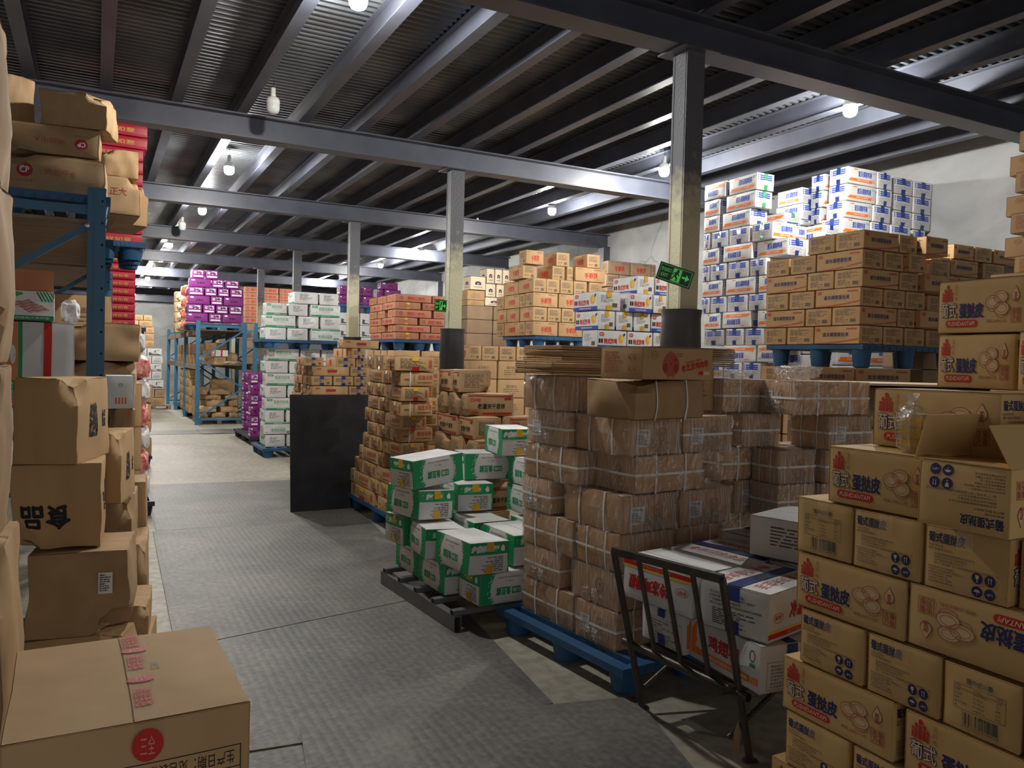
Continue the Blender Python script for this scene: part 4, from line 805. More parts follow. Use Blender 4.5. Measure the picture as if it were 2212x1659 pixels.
redback red 3.912 23.18 2.843 0 0.488 0.36 0.165 - 4 1
redback red 3.915 23.18 2.674 0 0.488 0.36 0.165 - 5 1
redback red 3.917 23.18 2.505 0 0.488 0.36 0.165 - 6 1
shou shou 5.246 9.523 2.928 0 0.272 0.207 0.189 - 1 1
shou shou 5.661 9.546 2.928 -90 0.352 0.21 0.189 - 1 2
shou shou 6.095 9.455 2.928 -90 0.37 0.213 0.189 - 1 3
shou shou 5.198 9.679 2.736 -90 0.419 0.21 0.19 - 2 1
shou shou 5.592 9.581 2.736 -90 0.421 0.201 0.19 - 2 2
shou shou 5.746 9.505 2.736 -90 0.37 0.096 0.19 - 2 3
shou shou 6.046 9.375 2.736 0 0.493 0.21 0.19 - 2 4
shou shou 5.275 9.959 2.543 -90 0.428 0.21 0.189 - 3 1
shou shou 5.249 9.482 2.543 -90 0.423 0.205 0.189 - 3 2
shou shou 5.457 9.455 2.543 -90 0.37 0.205 0.189 - 3 3
shou shou 5.672 9.455 2.543 -90 0.37 0.209 0.189 - 3 4
shou shou 5.891 9.455 2.543 -90 0.37 0.213 0.189 - 3 5
shou shou 6.135 9.455 2.543 -90 0.37 0.214 0.189 - 3 6
shou shou 5.355 10.285 2.351 0 0.37 0.244 0.189 - 4 1
shou shou 5.275 9.928 2.351 -90 0.454 0.21 0.189 - 4 2
shou shou 5.342 9.384 2.351 0 0.381 0.228 0.189 - 4 3
shou shou 5.355 9.616 2.351 0 0.37 0.155 0.189 - 4 4
shou shou 5.737 9.375 2.351 0 0.379 0.21 0.189 - 4 5
shou shou 6.122 9.375 2.351 0 0.367 0.21 0.189 - 4 6
shou shou 5.275 10.232 2.158 -90 0.306 0.21 0.189 - 5 1
shou shou 5.275 9.881 2.158 -90 0.381 0.21 0.189 - 5 2
shou shou 5.265 9.462 2.158 -90 0.383 0.216 0.189 - 5 3
shou shou 5.486 9.455 2.158 -90 0.37 0.21 0.189 - 5 4
shou shou 5.705 9.455 2.158 -90 0.37 0.214 0.189 - 5 5
shou shou 5.928 9.455 2.158 -90 0.37 0.218 0.189 - 5 6
shou shou 6.153 9.455 2.158 -90 0.37 0.218 0.189 - 5 7
shou shou 5.355 10.264 1.966 0 0.37 0.244 0.19 - 6 1
shou shou 5.275 9.907 1.966 -90 0.454 0.21 0.19 - 6 2
shou shou 5.354 9.384 1.966 0 0.382 0.228 0.19 - 6 3
shou shou 5.355 9.596 1.966 0 0.37 0.155 0.19 - 6 4
shou shou 5.749 9.375 1.966 0 0.38 0.21 0.19 - 6 5
shou shou 6.134 9.375 1.966 0 0.367 0.21 0.19 - 6 6
shou shou 4.324 9.455 1.616 -90 0.37 0.174 0.19 - 7 1
shou shou 4.538 9.455 1.616 -90 0.37 0.237 0.19 - 7 2
shou shou 4.79 9.455 1.616 -90 0.37 0.242 0.19 - 7 3
shou shou 5.063 9.455 1.616 -90 0.37 0.275 0.19 - 7 4
shou shou 5.338 9.455 1.616 -90 0.37 0.251 0.19 - 7 5
shou shou 5.599 9.455 1.616 -90 0.37 0.249 0.19 - 7 6
shou shou 5.862 9.455 1.616 -90 0.37 0.255 0.19 - 7 7
shou shou 6.131 9.455 1.616 -90 0.37 0.26 0.19 - 7 8
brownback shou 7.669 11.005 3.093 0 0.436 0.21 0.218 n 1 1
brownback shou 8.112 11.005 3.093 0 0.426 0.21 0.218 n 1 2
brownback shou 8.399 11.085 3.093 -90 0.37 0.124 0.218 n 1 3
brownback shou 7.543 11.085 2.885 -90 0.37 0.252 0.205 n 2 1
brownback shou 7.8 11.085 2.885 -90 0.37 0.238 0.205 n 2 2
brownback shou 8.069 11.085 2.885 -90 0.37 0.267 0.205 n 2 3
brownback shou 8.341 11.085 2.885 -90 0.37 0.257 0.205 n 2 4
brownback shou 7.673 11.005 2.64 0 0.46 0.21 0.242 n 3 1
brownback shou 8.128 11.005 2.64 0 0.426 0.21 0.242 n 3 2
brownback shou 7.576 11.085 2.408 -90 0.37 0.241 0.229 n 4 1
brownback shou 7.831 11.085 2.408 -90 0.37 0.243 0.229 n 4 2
emblem emblem 6.615 12.75 2.979 -90 0.3 0.154 0.264 - 1 1
emblem emblem 6.45 12.75 2.979 -90 0.3 0.152 0.264 - 1 2
emblem emblem 6.293 12.75 2.979 -90 0.3 0.139 0.264 - 1 3
emblem emblem 6.137 12.75 2.979 -90 0.3 0.149 0.264 - 1 4
emblem emblem 6.142 12.75 2.738 -90 0.3 0.19 0.238 - 2 1
emblem emblem 6.329 12.75 2.738 -90 0.3 0.151 0.238 - 2 2
emblem emblem 6.493 12.75 2.738 -90 0.3 0.15 0.238 - 2 3
emblem emblem 6.647 12.75 2.738 -90 0.3 0.128 0.238 - 2 4
emblem emblem 6.219 12.75 2.577 -90 0.3 0.357 0.158 - 3 1
emblem emblem 6.565 12.75 2.577 -90 0.3 0.302 0.158 - 3 2
emblem emblem 5.896 12.75 2.846 -90 0.3 0.291 0.243 - 4 2
emblem plain 5.867 12.75 2.664 0 0.342 0.3 0.17 - 5 1
zha zha 4.641 6.35 2.277 -90 0.4 0.208 0.174 t 1 1
zha zha 4.858 6.34 2.277 0 0.213 0.38 0.174 - 1 2
zha zha 4.192 6.31 2.099 -90 0.42 0.261 0.174 t 2 1
zha zha 4.532 6.2 2.099 0 0.272 0.26 0.174 - 2 2
zha zha 4.768 6.28 2.099 -90 0.4 0.179 0.174 t 2 3
zha zha 4.172 6.3 1.921 -90 0.4 0.191 0.174 t 3 1
zha zha 4.372 6.3 1.921 -90 0.4 0.192 0.174 t 3 2
zha zha 4.576 6.3 1.921 -90 0.4 0.201 0.174 t 3 3
zha zha 4.811 6.23 1.921 0 0.253 0.26 0.174 - 3 4
zha zha 4.237 6.23 1.743 0 0.335 0.26 0.174 - 4 1
zha zha 4.558 6.23 1.743 0 0.294 0.26 0.174 - 4 2
zha zha 4.799 6.3 1.743 -90 0.4 0.176 0.174 t 4 3
egg egg 5.848 4.951 2.618 0 0.46 0.29 0.155 t 1 1
egg egg 5.844 4.658 2.618 0 0.449 0.286 0.155 t 1 2
egg egg 6.193 4.745 2.618 -90 0.46 0.23 0.155 t 1 3
egg egg 6.463 4.575 2.618 0 0.302 0.28 0.155 - 1 4
egg egg 5.848 5.446 2.459 0 0.46 0.282 0.155 t 2 1
egg egg 5.848 5.147 2.459 0 0.46 0.289 0.155 t 2 2
egg egg 5.743 4.754 2.459 -90 0.478 0.255 0.155 - 2 3
egg egg 6.008 4.745 2.459 -90 0.46 0.256 0.155 t 2 4
egg egg 6.251 4.695 2.459 -90 0.46 0.225 0.155 - 2 5
egg egg 6.779 4.704 2.459 -90 0.179 0.284 0.155 t 2 6
egg egg 5.758 5.339 2.301 -90 0.482 0.28 0.155 - 3 1
egg egg 5.848 4.947 2.301 0 0.46 0.285 0.155 t 3 2
egg egg 5.852 4.659 2.301 0 0.455 0.288 0.155 t 3 3
egg egg 6.216 4.745 2.301 -90 0.46 0.252 0.155 - 3 4
egg egg 6.58 4.605 2.301 0 0.465 0.28 0.155 - 3 5
egg egg 5.848 5.443 2.142 0 0.46 0.281 0.155 t 4 1
egg egg 5.848 5.147 2.142 0 0.46 0.289 0.155 t 4 2
egg egg 5.744 4.747 2.142 -90 0.465 0.284 0.155 - 4 3
egg egg 6.034 4.745 2.142 -90 0.46 0.278 0.155 - 4 4
egg egg 6.312 4.745 2.142 -90 0.46 0.254 0.155 - 4 5
egg egg 6.791 4.845 2.142 -90 0.46 0.352 0.155 - 4 6
egg egg 5.758 5.34 1.984 -90 0.464 0.28 0.155 - 5 1
egg egg 5.848 4.959 1.984 0 0.46 0.282 0.155 t 5 2
egg egg 5.84 4.657 1.984 0 0.47 0.284 0.155 t 5 3
egg egg 6.201 4.745 1.984 -90 0.46 0.227 0.155 - 5 4
egg egg 6.573 4.605 1.984 0 0.519 0.28 0.155 - 5 5
egg egg 5.848 5.45 1.825 0 0.46 0.268 0.156 t 6 1
egg egg 5.848 5.153 1.825 0 0.46 0.304 0.156 t 6 2
egg egg 5.757 4.751 1.825 -90 0.471 0.294 0.156 - 6 3
egg egg 6.04 4.745 1.825 -90 0.46 0.255 0.156 - 6 4
egg egg 6.315 4.745 1.825 -90 0.46 0.27 0.156 - 6 5
egg egg 6.725 4.795 1.825 -90 0.46 0.373 0.156 - 6 6
eggback egg 7.399 4.94 2.694 0 0.316 0.28 0.14 - 1 1
eggback egg 7.706 5.03 2.694 -90 0.46 0.282 0.14 - 1 2
eggback egg 8.106 4.94 2.694 0 0.472 0.28 0.14 - 1 3
eggback egg 7.056 5.03 2.534 -90 0.46 0.289 0.156 - 2 1
eggback egg 7.417 4.94 2.534 0 0.42 0.28 0.156 - 2 2
eggback egg 7.882 5.03 2.534 -90 0.46 0.358 0.156 - 2 3
eggback egg 7.071 4.94 2.374 0 0.424 0.28 0.156 - 3 1
eggback egg 7.51 4.94 2.374 0 0.439 0.28 0.156 - 3 2
eggbase egg 5.197 4.555 1.47 0 0.503 0.28 0.155 - 1 1
eggbase egg 5.798 5.274 1.47 0 0.46 0.579 0.155 - 1 2
eggbase egg 5.802 4.555 1.47 0 0.692 0.28 0.155 - 1 3
eggbase egg 5.138 4.645 1.31 -90 0.46 0.369 0.155 - 2 1
eggbase egg 5.708 5.267 1.31 -90 0.578 0.28 0.155 - 2 2
eggbase egg 5.744 4.555 1.31 0 0.828 0.28 0.155 - 2 3
orange orange 6.125 6.768 3.442 -90 0.345 0.25 0.174 u 1 1
orange orange 6.125 6.34 3.442 -90 0.423 0.25 0.174 g 1 2
orange orange 6.125 6.806 3.264 -90 0.254 0.25 0.174 - 2 1
orange orange 6.125 6.369 3.264 -90 0.438 0.25 0.174 g 2 3
orange orange 6.125 6.807 3.086 -90 0.255 0.25 0.174 - 3 1
orange orange 6.125 6.425 3.086 -90 0.429 0.25 0.174 - 3 2
orange orange 6.225 6.873 2.908 0 0.45 0.105 0.174 - 4 1
orange orange 6.225 6.669 2.908 0 0.45 0.266 0.174 - 4 2
orange orange 6.225 6.371 2.908 0 0.45 0.311 0.174 - 4 3
orange orange 6.172 6.046 2.908 0 0.344 0.29 0.174 g 4 4
orange orange 6.125 6.805 2.73 -90 0.265 0.25 0.174 - 5 1
orange orange 6.125 6.392 2.73 -90 0.434 0.25 0.174 u 5 2
orange orange 6.225 6.876 2.552 0 0.45 0.125 0.174 - 6 1
orange orange 6.225 6.675 2.552 0 0.45 0.258 0.174 - 6 2
orange orange 6.225 6.372 2.552 0 0.45 0.312 0.174 - 6 3
orange orange 6.225 6.088 2.552 0 0.45 0.231 0.174 - 6 4
orange orange 6.125 6.768 2.374 -90 0.333 0.25 0.174 - 7 1
orange orange 6.125 6.335 2.374 -90 0.435 0.25 0.174 - 7 2
orange orange 6.125 5.95 2.374 -90 0.253 0.25 0.174 - 7 3
orange orange 6.225 6.869 2.196 0 0.45 0.144 0.174 - 8 1
orange orange 6.225 6.659 2.196 0 0.45 0.258 0.174 - 8 2
orange orange 6.225 6.369 2.196 0 0.45 0.304 0.174 - 8 3
orange orange 6.225 6.08 2.196 0 0.45 0.248 0.174 - 8 4
orange orange 6.125 6.748 2.018 -90 0.272 0.25 0.174 - 9 1
orange orange 6.125 6.375 2.018 -90 0.431 0.25 0.174 u 9 2
orange orange 6.125 5.925 2.018 -90 0.297 0.25 0.174 - 9 3
orange orange 6.225 6.713 1.84 0 0.45 0.327 0.174 - 10 1
orange orange 6.225 6.394 1.84 0 0.45 0.268 0.174 - 10 3
orange orange 6.225 6.107 1.84 0 0.45 0.271 0.174 - 10 4
orange orange 6.125 6.318 1.662 -90 0.482 0.25 0.174 u 11 1
orange orange 6.125 5.88 1.662 -90 0.361 0.25 0.174 u 11 2
orange orange 6.125 6.705 1.484 -90 0.309 0.25 0.174 - 12 1
orange orange 6.225 6.406 1.484 0 0.45 0.273 0.174 - 12 2
orange orange 6.225 6.132 1.484 0 0.45 0.257 0.174 - 12 3
orange orange 6.125 6.697 1.306 -90 0.308 0.25 0.174 - 13 1
orange orange 6.225 6.398 1.306 0 0.45 0.272 0.174 - 13 2
orange orange 6.225 6.124 1.306 0 0.45 0.257 0.174 - 13 3
orange orange 6.125 6.689 1.128 -90 0.308 0.25 0.174 - 14 1
orange orange 6.225 6.389 1.128 0 0.45 0.272 0.174 - 14 2
orange orange 6.225 6.116 1.128 0 0.45 0.257 0.174 - 14 3
orangemid orange 7.025 6.547 3.442 -90 0.367 0.25 0.174 - 1 1
orangemid orange 7.025 6.552 3.264 -90 0.393 0.25 0.174 - 1 2
orangemid orange 6.575 6.387 3.086 -90 0.426 0.25 0.174 ug 1 3
orangemid orange 6.447 6.082 2.908 0 0.194 0.271 0.174 g 1 4
orangemid orange 6.675 5.932 2.908 -90 0.367 0.25 0.174 u 1 5
orangemid orange 6.175 5.949 2.73 -90 0.428 0.25 0.174 - 1 6
orangemid orange 6.525 5.836 2.73 0 0.45 0.22 0.174 - 1 7
orangeback orange 7.245 6.262 3.565 0 0.45 0.192 0.176 - 1 2
orangeback orange 7.171 5.925 3.565 0 0.452 0.25 0.176 - 1 3
orangeback orange 7.527 5.98 3.565 -90 0.36 0.239 0.176 - 1 4
orangeback orange 7.91 6.085 3.565 -90 0.45 0.336 0.176 - 1 5
orangeback orange 8.255 6.085 3.565 -90 0.45 0.322 0.176 - 1 6
orangeback orange 7.245 6.265 3.385 0 0.45 0.187 0.176 - 2 1
orangeback orange 7.167 5.925 3.385 0 0.45 0.25 0.176 - 2 2
orangeback orange 7.537 5.983 3.385 -90 0.365 0.239 0.176 - 2 3
orangeback orange 7.916 6.085 3.385 -90 0.45 0.326 0.176 - 2 4
orangeback orange 8.249 6.085 3.385 -90 0.45 0.313 0.176 - 2 5
orangeback orange 7.245 6.276 3.205 0 0.45 0.149 0.176 - 3 1
orangeback orange 7.129 5.925 3.205 0 0.426 0.25 0.176 - 3 2
orangeback orange 7.502 5.998 3.205 -90 0.395 0.283 0.176 - 3 3
orangeback orange 7.913 6.085 3.205 -90 0.45 0.332 0.176 - 3 4
orangeback orange 8.251 6.085 3.205 -90 0.45 0.311 0.176 - 3 5
orangeback orange 7.245 6.327 3.025 0 0.45 0.253 0.176 - 4 1
orangeback orange 7.1 5.938 3.025 0 0.43 0.275 0.176 - 4 2
orangeback orange 7.484 5.998 3.025 -90 0.395 0.294 0.176 - 4 3
orangeback orange 7.82 6.025 3.025 -90 0.45 0.332 0.176 - 4 4
orangeback orange 8.213 6.085 3.025 -90 0.45 0.222 0.176 - 4 5
orangeback orange 7.11 5.938 2.845 0 0.431 0.276 0.176 - 5 1
orangeback orange 7.494 6.025 2.845 -90 0.45 0.294 0.176 - 5 2
orangeback orange 7.831 6.025 2.845 -90 0.45 0.333 0.176 - 5 3
orangeback orange 7.035 6.025 2.665 -90 0.45 0.233 0.176 - 6 1
orangeback orange 7.379 5.925 2.665 0 0.438 0.25 0.176 - 6 2
farend plain 0.867 25.025 2.528 -90 0.35 0.208 0.146 - 1 1
farend plain 1.085 25.025 2.528 -90 0.35 0.216 0.146 - 1 2
farend plain 1.311 25.025 2.528 -90 0.35 0.224 0.146 - 1 3
farend plain 0.949 25.025 2.341 -90 0.35 0.239 0.18 - 2 1
farend plain 1.259 25.025 2.341 0 0.357 0.35 0.18 - 2 2
farend plain 0.954 25.025 2.161 -90 0.35 0.125 0.173 - 3 1
farend plain 1.14 25.025 2.161 -90 0.35 0.223 0.173 - 3 2
farend plain 1.373 25.025 2.161 -90 0.35 0.219 0.173 - 3 3
farend plain 1.005 25.025 1.968 -90 0.35 0.225 0.187 - 4 1
farend plain 1.305 25.025 1.968 0 0.346 0.35 0.187 - 4 2
farend plain 0.955 25.025 1.782 -90 0.35 0.12 0.18 - 5 1
farend plain 1.135 25.025 1.782 -90 0.35 0.217 0.18 - 5 2
farend plain 1.368 25.025 1.782 -90 0.35 0.225 0.18 - 5 3
farend fwhite 1.168 25.025 1.521 -90 0.35 0.253 0.214 - 6 1
farend fwhite 1.496 25.025 1.521 0 0.379 0.35 0.214 - 6 2
farend fwhite 1.085 25.025 1.308 -90 0.35 0.132 0.207 - 7 1
farend fwhite 1.291 25.025 1.308 -90 0.35 0.255 0.207 - 7 2
farend fwhite 1.574 25.025 1.308 -90 0.35 0.288 0.207 - 7 3
farend fwhite 1.181 25.025 1.087 -90 0.35 0.235 0.214 - 8 1
farend fwhite 1.504 25.025 1.087 0 0.373 0.35 0.214 - 8 2
farend fwhite 1.09 25.025 0.86 -90 0.35 0.132 0.221 - 9 1
farend fwhite 1.296 25.025 0.86 -90 0.35 0.255 0.221 - 9 2
farend fwhite 1.564 25.025 0.86 -90 0.35 0.258 0.221 - 9 3
farend fwhite 1.543 25.025 0.579 0 0.405 0.35 0.254 - 10 1
farend kraft 1.175 25.025 0.572 -90 0.35 0.272 0.227 - 11 1
farend kraft 1.123 25.025 0.338 -90 0.35 0.187 0.221 - 12 1
farend kraft 1.365 25.025 0.338 -90 0.35 0.274 0.221 - 12 2
farend kraft 1.647 25.025 0.338 -90 0.35 0.265 0.221 - 12 3
farend kraft 1.225 25.025 0.103 -90 0.35 0.266 0.228 - 13 1
farend kraft 1.576 25.025 0.103 0 0.411 0.35 0.228 - 13 2
'''

# ------------------------------------------------------------------ the building
BAY = 4.0; Y0 = 4.364; ZG = 3.756; ZJ = 3.99; ZD = 4.17; XW = 8.42; XL = -7.0; YN = 37.0; YS = -5.0
mb = MB(); mb.box(XL, YS, -.3, XW, YN, 0, 'floor_concrete'); o = mb.obj('floor', kind='structure')
mb = MB(); mb.box(XW, YS, 0, XW + .25, YN, 4.4, 'wall_concrete'); mb.obj('wall_right', kind='structure')
mb = MB(); mb.box(XL - .25, YS, 0, XL, YN, 4.4, 'wall_concrete'); mb.obj('wall_left', kind='structure')
mb = MB(); mb.box(XL - .25, YN, 0, XW + .25, YN + .25, 4.4, 'wall_concrete'); mb.obj('wall_far', kind='structure')
# ribbed steel deck
mb = MB(); pitch_ = .085; y = YS; vs = []; fs = []; k = 0
while y < YN:
    for dy, z in ((0, ZD), (.028, ZD), (.040, ZD + .022), (.070, ZD + .022)): vs += [(XL, y + dy, z), (XW, y + dy, z)]
    y += pitch_
n = len(vs) // 2
fs = [(2 * i, 2 * i + 1, 2 * i + 3, 2 * i + 2) for i in range(n - 1)]
mb.add(vs, fs, 'deck_metal'); mb.box(XL - .25, YS, 4.4, XW + .25, YN + .25, 4.5, 'deck_metal'); mb.obj('ceiling', kind='structure')
def hbeam(mb, a, b, w, h, mat, tw=.012, tf=.014):
    a = Vector(a); b = Vector(b)
    mb.bar(a + Vector((0, 0, tf / 2)), b + Vector((0, 0, tf / 2)), w, tf, mat); mb.bar(a + Vector((0, 0, h - tf / 2)), b + Vector((0, 0, h - tf / 2)), w, tf, mat); mb.bar(a + Vector((0, 0, h / 2)), b + Vector((0, 0, h / 2)), tw, h - 2 * tf, mat)
for i in range(-2, 9):
    mb = MB(); y = Y0 + BAY * i; hbeam(mb, (XL, y, ZG), (XW, y, ZG), .20, ZJ - ZG, 'steel_paint')
    mb.obj('ceiling_beam_girder', kind='structure')
j = 0; x = .09 - .6 * 12
while x < XW - .05:
    if x > XL + .05: mb = MB(); hbeam(mb, (x, YS, ZJ), (x, YN, ZJ), .098, ZD - ZJ, 'steel_paint', .008, .009); mb.obj('ceiling_beam_joist', kind='structure')
    x += .598
COLX = 3.605
for i in range(0, 8):
    y = Y0 + BAY * i
    t = empty('steel_column', (COLX, y, 0)); t['kind'] = 'structure'
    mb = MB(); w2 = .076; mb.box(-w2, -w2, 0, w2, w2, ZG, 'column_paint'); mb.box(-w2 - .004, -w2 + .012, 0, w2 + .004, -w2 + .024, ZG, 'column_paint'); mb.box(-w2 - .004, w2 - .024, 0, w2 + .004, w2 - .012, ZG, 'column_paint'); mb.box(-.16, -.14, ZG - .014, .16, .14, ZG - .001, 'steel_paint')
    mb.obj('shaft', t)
ORD = ['first', 'second', 'third', 'fourth', 'fifth', 'sixth', 'seventh', 'eighth', 'ninth', 'tenth', 'eleventh', 'twelfth', 'thirteenth', 'fourteenth', 'fifteenth', 'sixteenth', 'seventeenth']
for i in range(0, 4):
    y = Y0 + BAY * i; mb = MB(); zt = [1.99, 1.96, 1.93, 1.9][i]; R_ = .140
    mb.lathe([(R_, 0), (R_ - .004, .3), (R_, .31), (R_ - .003, .9), (R_, .91), (R_ - .004, 1.35), (R_ + .002, 1.36), (R_, 1.62), (R_ + .004, 1.63), (R_ - .006, zt - .06), (R_ + .002, zt), (R_ - .008, zt), (R_ - .012, zt - .1), (R_ - .012, 0)], 'rubber', 28)
    o = mb.obj('rubber_column_guard', None, 40); o.location = (COLX, y, 0)
    tag(o, 'black rubber guard wrapped round the %s steel column from the camera' % ['nearest', 'second', 'third', 'fourth'][i], 'column guard', 'black rubber guards round the steel columns')
# small wall posts under the girders
for i in range(0, 8): mb = MB(); y = Y0 + BAY * i; mb.box(XW - .14, y - .09, 0, XW - .002, y + .09, ZG, 'steel_paint'); mb.obj('trim_%d' % (i + 1), kind='structure')

# ------------------------------------------------------------------ lamps
def bulb(lit):
    t = empty('hanging_bulb'); mb = MB(); mb.lathe([(0, 0), (.022, .002), (.044, .012), (.057, .035), (.060, .06), (.060, .095)], 'bulb_lit' if lit else 'bulb_off', 20); mb.obj('globe', t, 60)
    mb = MB(); mb.lathe([(.0602, .094), (.0608, .096), (.0608, .115), (.056, .137), (.038, .153), (.021, .158)], 'plastic_socket', 20); mb.obj('housing', t, 60)
    mb = MB(); mb.lathe([(.0215, .157), (.024, .17), (.022, .195), (.0225, .20), (.0225, .235), (.012, .243), (0, .243)], 'plastic_socket', 16); mb.obj('socket', t, 40)
    mb = MB(); mb.tube([(0, 0, .24), (.004, .002, .28), (-.003, .001, .33), (.002, 0, .40)], .003, 'cable', 6); mb.obj('cord', t); return t
B_on = bulb(True); B_off = bulb(False); first = {True: B_on, False: B_off}
AISLE = [(1.47, 5.05, 1), (1.43, 7.6, 0), (1.447, 10.44, 1), (1.495, 13.66, 1), (1.374, 15.6, 0), (1.37, 18.4, 1), (1.393, 21.3, 1), (1.409, 24.0, 1), (1.411, 27.06, 1), (1.318, 33.05, 1), (1.317, 34.66, 1)]
STOCK = [(5.865, 4.9, 1), (5.924, 7.56, 1), (6.085, 10.44, 1), (5.827, 12.54, 0), (6.164, 16.08, 1), (6.192, 18.9, 1), (5.988, 21.0, 1), (6.129, 24.18, 1)]
UNSEEN = [(-4.2, 9.5, 1), (-4.2, 16.5, 1)]  # lamps added out of view for extra light, besides the two visible rows
for row, L_, txt in (('aisle', AISLE, 'hanging over the aisle'), ('stock', STOCK, 'hanging over the stacked goods on the right'), ('back', UNSEEN, 'added out of view on the left side')):
    for i, (x, y, on) in enumerate(L_):
        on = bool(on); o = first[on] if first[on] else copy_tree(B_on if on else B_off); first[on] = None
        o.location = (x, y, 3.83); tag(o, '%s white bulb %s, %s one from the camera' % ('lit' if on else 'unlit', txt, ORD[i]), 'light bulb', 'white bulbs ' + txt)

# ------------------------------------------------------------------ floor plates
def plate(pts, z, label):
    mb = MB(); n = len(pts); vs = [(x, y, 0) for x, y in pts] + [(x, y, .006) for x, y in pts]
    mb.add(vs, [tuple(range(n, 2 * n)), tuple(range(n - 1, -1, -1))] + [(i, (i + 1) % n, n + (i + 1) % n, n + i) for i in range(n)], 'chequer_plate'); o = mb.obj('steel_floor_plate'); o.location.z = z
    tag(o, label, 'floor plate', 'chequer plates covering the aisle floor')
plate([(.56, 10.52), (2.69, 10.33), (2.42, 7.7), (.50, 7.75)], .001, 'far grey chequer plate on the aisle beside the black board')
plate([(.47, 7.74), (2.42, 7.69), (2.16, 5.0), (.40, 4.6)], .0015, 'middle grey chequer plate on the aisle beside the steel pallet')
plate([(.40, 4.59), (2.16, 4.99), (1.916, 3.155), (.30, 3.30)], .001, 'near grey chequer plate running past the large carton')
plate([(.79, 3.37), (2.307, 3.046), (2.05, 2.2), (1.5, .2), (.4, .2), (.73, 3.0)], .0085, 'overlapping chequer plate at the foot of the trolley')
plate([(.25, 3.29), (.78, 3.22), (.42, .2), (-.4, .2)], .001, 'narrow chequer plate strip beside the big taped carton')
mb = MB(); mb.box(.3, 17.0, 0, 2.9, 17.9, .006, 'chequer_plate'); mb.box(1.9, 16.95, .006, 3.2, 17.95, .012, 'chequer_plate'); o = mb.obj('steel_floor_plate'); o.location.z = .001; tag(o, 'long pale steel plate across the aisle before the blue rack', 'floor plate')

# ------------------------------------------------------------------ cartons
NAMES = dict(bigside='food_carton', blank='food_carton', plainwhite='white_carton', tart='egg_tart_carton', wrap='film_wrapped_carton', chao='bacon_carton', apple='apple_print_carton', laotong='flatbread_carton', white='white_green_carton', purple='purple_carton', red='red_brown_carton', shou='pancake_carton', orange='white_orange_carton', egg='egg_liquid_carton', zha='fried_chicken_carton',
 emblem='noodle_carton', plain='brown_carton', fwhite='white_carton', kraft='dull_brown_carton', green='fish_tofu_carton', wing='wing_root_carton', wing2='frozen_wing_carton', chicken='chicken_roll_carton', crush='crushed_carton', big='food_carton', front='taped_carton', cp='chicken_wing_carton', shrimp='picture_carton', stripe='striped_carton', crushed='crushed_carton', jy='foam_box', rackbox='brown_carton', redbox='red_gift_box', dark='dark_carton')
DESC = dict(tart='kraft egg tart carton', wrap='film-wrapped strapped carton', chao='brown bacon carton', apple='flat brown carton', laotong='crumpled flatbread carton', white='white and green carton', purple='purple carton', red='flat reddish carton', shou='kraft pancake carton', orange='orange-banded white carton', egg='brown egg liquid carton', zha='white fried chicken carton', emblem='cream noodle carton', plain='light brown carton', fwhite='white printed carton', kraft='dull brown carton', green='white and green fish tofu carton', dark='dark brown carton', rackbox='brown carton')
WHERE = dict(tart='front right stack', wrap='stack behind the trolley', wrapb='second wrapped stack', wrapc='wrapped stack behind egg tarts', chao='stack behind the black board', apple='blue-taped stack behind the board', laotong='stack behind the fish tofu', white='white stack by third column', purple='purple block on the rack', purplelow='purple stack beside the rack', purpleback='distant purple stack', red='reddish stack behind second column', redback='reddish stack behind purple block', shou='pale stack left of exit sign', brownback='dark stack by the wall', emblem='cream stack beside pancake cartons', zha='white stack at nearest column', egg='brown stack on raised blue pallet', eggback='brown stack near right wall', eggbase='tier under the raised pallet', orange='tall white stack behind column', orangemid='middle of the tall white stack', orangeback='tall white stack against wall', farend='stack at the far wall')
PLACED = []
def place(kind, x, y, z, yaw, L, Wd, H, fl='', label=None, group=None, ax=0, ay=0, seed=None, kids=True):
    nl, nw, nh = NOM[kind]; seed = seed if seed is not None else random.randint(0, 2); me, _ = carton_mesh(kind, fl, seed)
    o = link(NAMES[kind], me); up = 'u' in fl
    bg = K[kind][4] + K[kind][5] * .6 + (.004 if kind == 'wrap' else 0); L -= 1.6 * bg; Wd -= 1.6 * bg; o.scale = (L / nl, Wd / nw, (H - .005) / nh); o.rotation_euler = (math.radians(ax), math.radians(ay + (180 if up else 0)), math.radians(yaw))
    o.location = (x, y, z + (H if up else 0)); tag(o, label or DESC.get(kind, kind), 'carton' if kind not in ('jy',) else 'foam box', group)
    PLACED.append((x, y, z, yaw, L, Wd, H))
    ks = []
    if kids:
        if kind == 'wrap':
            ks = [('strap', 'strap_cross_a'), ('strap', 'strap_cross_b'), ('plastic_film', 'film'), ('gathered_film', 'film_gather_a'), ('gathered_film', 'film_gather_b')] + ([('strap', 'strap_round')] if seed < 2 else []) + ([('paper_label', 'label_R' if yaw < -45 else 'label_L')] if 'l' in fl else [])
        elif kind == 'chao': ks = ([('tape', 'tape_yellow')] if 't' in fl else []) + ([('strap', 'strap_cross_a')] if 's' in fl else [])
        elif kind == 'orange': ks = [('tape', 'tape_green' if 'g' in fl else 'tape_blue')]
        elif kind == 'apple': ks = [('tape', 'tape_blue')]
        elif kind in ('green',): ks = [('tape', 'tape_yellow')]
        elif kind in ('wing', 'wing2'): ks = [('tape', 'tape_blue')]
        elif kind in ('red', 'zha') and 't' in fl: ks = [('tape', 'tape_yellow')]
        elif kind in ('tart', 'egg'): ks = [('tape', 'tape_clear')]
    for nm, what in ks: link(nm, strip_mesh(kind, seed, what), o)
    return o
random.seed(5)
STACKS = {}
